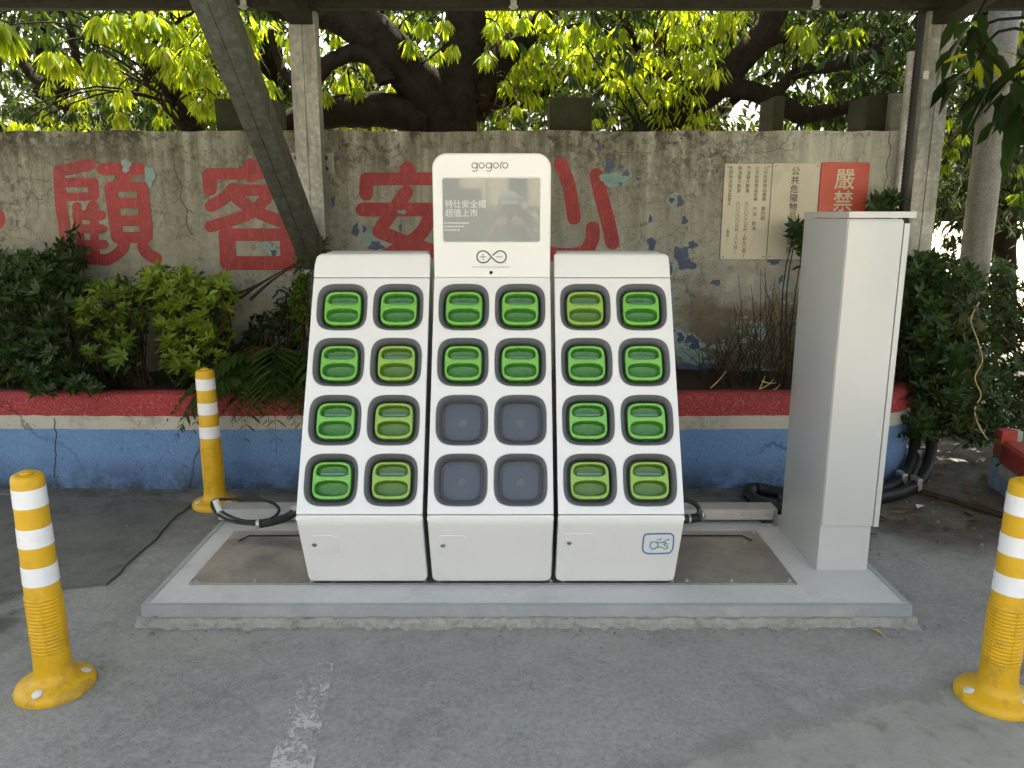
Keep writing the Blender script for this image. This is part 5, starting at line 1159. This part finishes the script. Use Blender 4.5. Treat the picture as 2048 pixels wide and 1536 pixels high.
shrub('mid green azalea between the bright one and the dark bush', [(225, 630, 72, 66, 4.42, 58), (250, 710, 26, 32, 4.34, 14), (190, 710, 28, 24, 4.36, 8), (270, 580, 40, 30, 4.45, 14), (160, 620, 35, 40, 4.46, 12)], mat_leaf('azalea_mid_leaf', (.065, .13, .014), (.15, .20, .024), .3, .42, 1.2), .064, 9, 'azaleas in the planter', back=.3)
shrub('dark dense bush at the far left of the planter', [(60, 640, 90, 130, 4.38, 150), (40, 560, 60, 60, 4.6, 40), (130, 540, 45, 55, 4.6, 36), (150, 500, 16, 40, 4.65, 12), (90, 740, 90, 45, 4.34, 44), (160, 770, 40, 24, 4.30, 14), (-90, 640, 90, 130, 4.4, 70)], M['leaf_shrub'], .068, 9, 'dark bushes in the planter', back=.5)
shrub('short dark sprig hanging over the red rim of the planter', [(170, 775, 28, 16, 4.27, 10), (85, 782, 22, 12, 4.27, 6)], M['leaf_shrub'], .06, 9, 'dark bushes in the planter', back=.05)
shrub('dark bush with trailing creeper over the right end of the planter', [(1850, 640, 62, 130, 4.45, 130), (1880, 780, 70, 90, 4.36, 90), (1930, 700, 55, 140, 4.5, 80), (1830, 560, 36, 60, 4.6, 34), (1960, 830, 40, 60, 4.4, 36), (1830, 850, 40, 28, 4.28, 18), (1900, 560, 60, 45, 4.7, 30)], M['leaf_shrub'], .075, 8, 'dark bushes in the planter', back=.45)
shrub('leafy dark sprig rising in front of the middle plaque beside the cabinet', [(1598, 462, 12, 20, 4.72, 6), (1612, 500, 10, 44, 4.7, 9)], M['leaf_shrub'], .075, 8, 'sprigs by the cabinet', back=.1)
shrub('leafy dark sprig showing above the cabinet lid', [(1770, 415, 26, 18, 4.75, 9), (1780, 395, 10, 10, 4.75, 3)], M['leaf_shrub'], .08, 8, 'sprigs by the cabinet', back=.08)
shrub('dark undergrowth with sunlit gaps behind the bush at the right edge', [(2020, 640, 60, 110, 5.2, 60), (2030, 790, 60, 70, 4.7, 46), (1990, 560, 40, 40, 5.4, 20)], M['leaf_shrub'], .075, 8, 'dark bushes in the planter', back=.5)
shrub('narrow leafy vine catching the sun beside the left station', [(608, 560, 14, 50, 4.75, 14), (600, 640, 14, 50, 4.7, 12), (628, 520, 14, 20, 4.7, 8), (640, 500, 10, 14, 4.75, 5)], M['leaf_mid'], .075, 6, 'sprigs by the stations', 'vine', cat='vine', back=.1)
# trailing creeper stems and pale leaves
t = thing('creeper', 'thin pale creeper stem with dry leaves trailing down the right bush', 'creeper', (2.6, 4.3, .5)); mb = MB(); lv = Leaves()
P = cr(ps([(1958, 605, 4.36), (1942, 640, 4.32), (1955, 680, 4.3), (1965, 720, 4.3), (1950, 755, 4.28), (1962, 790, 4.28), (1950, 815, 4.28), (1955, 845, 4.26), (1975, 880, 4.25)]), 6); mb.tube(P, .0035, 5); mb.build('stem', M['straw'], t)
Q = np.array([np.array(p) for p in P[::2]]) + rng.normal(0, .05, (len(P[::2]), 3)); scatter(lv, np.repeat(Q, 2, 0) + rng.normal(0, .03, (len(Q) * 2, 3)), .058, .36, .6); lv.build('foliage', mat_leaf('creeper_leaf', (.045, .055, .018), (.10, .10, .036), .3, .6, 1.0), t)
# ferns
def fern(label, px, py, Y, n, L, az=(150, 390), group='ferns in the planter', mat='leaf_fern', lift=.75):
    c = at(px, py, Y); c.z = max(c.z, .53); t = thing('fern', label, 'fern', c, group); lv = Leaves(); mb = MB()
    for i in range(n):
        a = R(az[0] + (az[1] - az[0]) * (i + rnd.random() * .8) / n); l = L * rnd.uniform(.7, 1.15); d = Vector((math.cos(a), math.sin(a) * .8, 0)); up = lift * rnd.uniform(.7, 1.2)
        P = [c + d * l * s_ * .85 + Vector((0, 0, l * (up * s_ - (up + .35) * s_ * s_))) for s_ in np.linspace(0, 1, 18)]
        mb.tube(P, [.003 * (1 - .7 * j / 17) for j in range(18)], 4)
        for j in range(3, 17):
            tg = (P[j + 1] - P[j]).normalized(); sd_ = tg.cross(Vector((0, 0, 1))).normalized(); ln = l * .20 * math.sin(math.pi * (j / 18) ** .75)
            for s_ in (-1, 1):
                D = np.array(sd_ * s_ + tg * .45 + Vector((0, 0, -.15))); lv.add(np.array(P[j])[None], D[None], np.array([[0, 0, 1.0]]) + rng.normal(0, .1, (1, 3)), np.array([ln]), np.array([ln * .13]))
    mb.build('stalks', M[mat], t); lv.build('fronds', M[mat], t, .2); return t
fern('large dark fern arching over the red rim beside the left station', 510, 770, 4.42, 16, .62)
fern('fern squeezed against the left station, drooping onto the white stripe', 590, 770, 4.40, 12, .50)
shrub('dark leafy tangle in the gap between the bright azalea and the left station', [(545, 690, 60, 70, 4.75, 40), (580, 620, 30, 50, 4.8, 14), (490, 720, 40, 40, 4.7, 18)], M['leaf_dark'], .06, 7, 'dark bushes in the planter', back=.15, inner=M['leaf_dark'])
fern('tall dark fern standing behind the drooping one by the left station', 560, 760, 4.6, 14, .75, lift=1.15)
fern('small fern in shade under the bright azalea', 465, 745, 4.5, 9, .40)
fern('single curled golden dry fern frond beside the left station', 505, 730, 4.36, 2, .36, (60, 110), mat='leaf_dry', lift=1.5)
# bare twigs on the right
t = thing('dead_twigs', 'tangle of bare grey twigs against the wall left of the cabinet', 'twigs', (1.55, 4.7, .5)); mb = MB()
for i in range(110):
    x = rnd.uniform(1.18, 1.95); b = Vector((x, rnd.uniform(4.55, 4.9), .53)); h = rnd.uniform(.2, .75) * (1 if x > 1.4 else .5); tp = b + Vector((rnd.uniform(-.22, .22), rnd.uniform(-.08, .06), h)); mb.tube(cr([b, b.lerp(tp, .5) + Vector((rnd.uniform(-.05, .05), 0, 0)), tp], 3), [.004 - .0005 * j for j in range(7)], 4)
    q = b.lerp(tp, .6); mb.tube([q, q + Vector((rnd.uniform(-.12, .12), 0, rnd.uniform(.02, .2)))], [.002, .001], 4)
mb.build('stems', M['twig'], t)
mb = MB()
for a, b in (((1421, 776), (1452, 742)), ((1520, 778), (1548, 758)), ((1524, 762), (1552, 765)), ((1545, 780), (1560, 768)), ((1518, 779), (1530, 752))):
    p, q = at(*a, 4.42), at(*b, 4.5); mb.tube(cr([p, p.lerp(q, .6) + Vector((0, 0, -.01)), q], 4), [.004 - .0003 * j for j in range(9)], 5)
setp(mb.build('dry_straw', M['straw']), 'broken golden straw stalks lying on the soil near the cabinet', 'straw')
# leaning dead branch behind the left station
t = thing('dead_branch', 'bare dead branches slanting up behind the left station', 'branch', (-1.6, 4.75, .6)); mb = MB()
for pts in ([(462, 610, 4.7), (520, 568, 4.75), (590, 528, 4.8)], [(500, 600, 4.7), (545, 560, 4.75), (600, 524, 4.78)], [(440, 600, 4.7), (500, 577, 4.72), (560, 545, 4.75)]): mb.tube(cr(ps(pts), 5), [.011 - .0008 * j for j in range(11)], 6, wob=.2)
mb.build('stem', M['twig'], t)

# ================================================================== LITTER AND SMALL THINGS
mb = MB(); ND = 900
for i in range(ND):
    r_ = rng.random()
    if r_ < .35: x, y = rng.uniform(1.65, 3.2), rng.uniform(3.3, 4.9)
    elif r_ < .6: x, y = rng.uniform(-4, 2.2), 4.27 - abs(rng.normal(0, .06))
    elif r_ < .8: x, y = rng.uniform(-2.4, 2.4), rng.uniform(1.9, 4.2)
    else: x, y = rng.uniform(-1.6, 1.7), 2.75 - abs(rng.normal(0, .05))
    if SX0 - .02 < x < SX1 + .02 and SY0 - .03 < y < SY1: continue
    s_ = float(np.clip(rng.lognormal(-5.5, .5), .0015, .014)); a = rng.uniform(0, 6.28)
    V = []; zz = .0142 if (x < -1.74 and y > 3) else .001
    for k in range(5): V.append((x + s_ * math.cos(a + k * 1.2566) * rng.uniform(.6, 1), y + s_ * math.sin(a + k * 1.2566) * rng.uniform(.6, 1), zz - .001))
    V.append((x, y, zz + s_ * .9)); mb.add(V, [(k, (k + 1) % 5, 5) for k in range(5)])
setp(mb.build('pebbles', mat_stone('pebble', (.16, .155, .14), (.30, .29, .26), (.07, .065, .055), .3, 30)), kind='stuff')
lv = Leaves(); n = 260; P = np.stack([rng.uniform(1.7, 3.4, n), rng.uniform(3.6, 5.0, n), np.full(n, .012)], 1); D = rng.normal(0, 1, (n, 3)); D[:, 2] *= .1
N = np.tile([0, 0, 1.0], (n, 1)) + rng.normal(0, .15, (n, 3)); ln = rng.uniform(.03, .08, n); lv.add(P, D, N, ln, ln * .22)
n = 90; P = np.stack([rng.uniform(-4, 1.2, n), 4.25 - np.abs(rng.normal(0, .05, n)), np.full(n, .02)], 1); D = rng.normal(0, 1, (n, 3)); D[:, 2] *= .1; N = np.tile([0, 0, 1.0], (n, 1)); ln = rng.uniform(.015, .04, n); lv.add(P, D, N, ln, ln * .22)
setp(lv.build('leaf_litter', M['leaf_dry'], None, .02), kind='stuff')
p = onz(1762, 1266); t = MB(); 
V = [(0, 0, .004), (.03, .008, .012), (.035, -.002, .006), (.03, -.012, .012), (.085, -.022, .004)]; a = R(-55)
t.add([(p.x - .03 + x * math.cos(a) - y * math.sin(a), p.y + .03 + x * math.sin(a) + y * math.cos(a), z) for x, y, z in V], [(0, 2, 1), (0, 3, 2), (2, 4, 1), (2, 3, 4)])
setp(t.build('fallen_leaf', M['straw']), 'single dry yellow leaf lying in front of the right corner of the slab', 'leaf')
p = onz(1835, 1016, .01); t = MB(); t.add([(p.x, p.y, .008), (p.x + .04, p.y + .005, .02), (p.x + .05, p.y + .04, .012), (p.x + .01, p.y + .045, .016)], [(0, 1, 2, 3)]); setp(t.build('paper_scrap', M['tape']), 'white scrap of paper on the dark dirt behind the cabinet', 'litter')
mb = MB(); mb.tube(cr([(2.2, 4.35, .02), (2.4, 4.05, .025), (2.62, 3.75, .02)], 5), .016, 8); setp(mb.build('wooden_stick', M['twig']), 'brown stick lying on the dirt by the curved kerb', 'stick')

# ================================================================== ACROSS THE YARD (seen mirrored in the screen)
bd = thing('building', 'beige plastered building across the yard, mirrored in the screen', 'building', (0, -27, 0)); mb = MB(); mb.box((0, -30, 4.5), (30, 6, 9)); mb.build('wall', mat_stone('beige_plaster', (.50, .42, .29), (.56, .48, .34), (.40, .33, .22), .2, 2), bd)
M['glassdark'] = mat_simple('dark_glass', (.03, .035, .04), .1)
for x in (-7.5, -4.6, -2.6, .25, 3.0, 6.0):
    for z in (2.75, 5.8):
        mb = MB(); mb.box((x, -26.97, z), (.9, .1, 1.0)); f_ = mb.build('window', M['alu'], bd); mb = MB(); mb.box((x, -26.93, z), (.78, .06, .88)); mb.build('pane', M['glassdark'], f_)
for x in (-1.05, 1.5): mb = MB(); mb.box((x, -26.95, 4.2), (.12, .12, 8)); mb.build('downpipe', M['galv'], bd)
mb = MB(); mb.box((-2.5, -26.2, 2.1), (2.6, 1.5, .12)); mb.box((-2.5, -25.4, 2.35), (2.6, .06, .5)); mb.build('shop_awning', M['dark'], bd)
t = thing('hedge', 'clipped green hedge at the foot of the building across the yard', 'hedge', (1, -24, 0)); lv = Leaves(); n = 5000
scatter(lv, np.stack([rng.uniform(-6, 7, n), rng.uniform(-24.5, -23.5, n), rng.uniform(.0, 1.95, n)], 1), .22, .3, 0); lv.build('foliage', M['leaf_mid'], t)
cr_ = thing('parked_van', 'dark grey van parked in the yard, mirrored in the screen', 'van', (-1.6, -13, 0)); mb = MB()
prof = [(-2.1, .35), (-2.15, .9), (-1.9, 1.05), (-1.2, 1.62), (-1.0, 1.68), (1.9, 1.68), (2.1, 1.5), (2.15, .9), (2.1, .35)]; n = len(prof)
mb.add([(-1.6 + x, y, z) for y in (-13.85, -12.15) for x, z in prof], [tuple(range(n)), tuple(range(2 * n - 1, n - 1, -1))] + [(i, (i + 1) % n, (i + 1) % n + n, i + n) for i in range(n)]); mb.build('body', M['dark'], cr_)
for x in (-2.95, -.3):
    for y in (-12.2, -13.8): mb = MB(); mb.tube([(x, y - .1, .33), (x, y + .1, .33)], .33, 20); mb.build('wheel', M['rubber'], cr_)
mb = MB(); mb.box((-1.3, -12.135, 1.28), (2.6, .03, .5), b=.01); mb.build('side_window', M['glassdark'], cr_)

# ================================================================== THE PHOTOGRAPHER (stands at the camera, seen only mirrored in the screen)
def skin_body(name, verts, edges, radii, root=0):
    me = bpy.data.meshes.new(name); me.from_pydata(verts, edges, []); me.update(); o = bpy.data.objects.new(name, me); COL.objects.link(o)
    m_ = o.modifiers.new('skin', 'SKIN'); 
    lay = me.skin_vertices[0].data
    for i, r_ in enumerate(radii): lay[i].radius = (r_, r_) if not isinstance(r_, tuple) else r_
    lay[root].use_root = True
    sb = o.modifiers.new('sub', 'SUBSURF'); sb.levels = 2; sb.render_levels = 2
    dg = bpy.context.evaluated_depsgraph_get(); dg.update(); out = bpy.data.meshes.new_from_object(o.evaluated_get(dg)); bpy.data.objects.remove(o); bpy.data.meshes.remove(me); return out
HX, HY = -.02, -.42
V = []; E_ = []; Rr = []
def vtx(p, r_, par=None):
    V.append(p); Rr.append(r_); i = len(V) - 1
    if par is not None: E_.append((par, i))
    return i
pel = vtx((HX, HY - .02, .93), (.15, .11)); sp = vtx((HX, HY - .02, 1.12), (.14, .10), pel); chs = vtx((HX, HY - .01, 1.33), (.165, .11), sp); nk = vtx((HX, HY, 1.46), .058, chs); hb = vtx((HX, HY + .02, 1.54), .068, nk); hm = vtx((HX, HY + .03, 1.62), (.080, .092), hb); ht = vtx((HX, HY + .015, 1.69), (.070, .082), hm)
for s_ in (-1, 1):
    sh = vtx((HX + s_ * .19, HY - .01, 1.40), .062, chs); el = vtx((HX + s_ * .27, HY + .10, 1.19), .047, sh); wr = vtx((HX + s_ * .12, HY + .32, 1.44), .028, el); hn = vtx((HX + s_ * .095, HY + .355, 1.485), (.022, .034), wr)
    for k, (dz, ln) in enumerate(((.028, .062), (.012, .072), (-.006, .068), (-.022, .055))):
        a = vtx((HX + s_ * .082, HY + .375, 1.495 + dz), .0095, hn); b = vtx((HX + s_ * (.082 - ln * .55), HY + .392, 1.497 + dz), .0085, a); vtx((HX + s_ * (.082 - ln), HY + .386, 1.497 + dz), .0075, b)
    a = vtx((HX + s_ * .085, HY + .345, 1.465), .011, hn); vtx((HX + s_ * .052, HY + .352, 1.468), .0095, a)
    hp = vtx((HX + s_ * .09, HY - .02, .86), .088, pel); kn = vtx((HX + s_ * .11, HY + .01, .48), .058, hp); an = vtx((HX + s_ * .12, HY - .02, .09), .040, kn); vtx((HX + s_ * .13, HY + .12, .045), .036, an)
me = skin_body('body', V, E_, Rr)
person = thing('person', 'person in cap and dark shirt holding up a phone, mirrored in the screen', 'person', (HX, HY, 0))
skm = mat_simple('skin', (.38, .22, .15), .5); shirt = mat_simple('dark_shirt', (.022, .022, .028), .85); jean = mat_simple('trousers', (.05, .055, .075), .85); shoe = mat_simple('shoe', (.02, .02, .02), .5)
for m_ in (skm, shirt, jean, shoe): me.materials.append(m_)
for p_ in me.polygons:
    c = p_.center; dx = abs(c.x - HX)
    p_.material_index = 3 if c.z < .10 else 2 if c.z < .98 else 0 if (c.z > 1.44 and dx < .17) or c.y > HY + .16 or (dx > .245 and c.z < 1.24) else 1
    p_.use_smooth = True
obj('body', me, None, person)
mb = MB(); mb.lathe([(.098, 0), (.100, .02), (.094, .055), (.075, .09), (.045, .108), (.01, .114)], (HX, HY + .018, 1.645), 24); mb.box((HX, HY + .135, 1.655), (.15, .11, .010), Matrix.Rotation(R(-12), 3, 'X'), b=.004); mb.build('cap', mat_simple('cap_cloth', (.18, .18, .20), .8), person, True)
mb = MB(); mb.box((HX, HY + .16, 1.60), (.004, .004, .004)); 
for s_ in (-1, 1): mb.lathe([(.006, 0), (.012, .004), (.010, .01)], (HX + s_ * .034, HY + .112, 1.625), 10)
mb.build('eyes', shoe, person); mb = MB(); mb.tube([(HX, HY + .115, 1.635), (HX, HY + .140, 1.598), (HX, HY + .12, 1.592)], [.008, .016, .012], 8); mb.build('nose', skm, person, True)
mb = MB(); mb.tube([(HX - .026, HY + .100, 1.562), (HX, HY + .110, 1.560), (HX + .026, HY + .100, 1.562)], .006, 8); mb.build('mouth', mat_simple('lips', (.26, .11, .09), .5), person, True)
for s_ in (-1, 1): mb = MB(); mb.tube([(HX + s_ * .082, HY + .02, 1.575), (HX + s_ * .094, HY + .012, 1.605), (HX + s_ * .086, HY + .02, 1.64)], [.010, .016, .010], 8); mb.build('ear', skm, person, True)
mb = MB(); mb.box((HX, HY + .378, 1.495), (.155, .009, .074), b=.003); ph = setp(mb.build('phone', M['lensblack'], None, True), 'black phone held level in both hands by the photographer, mirrored in the screen', 'phone')
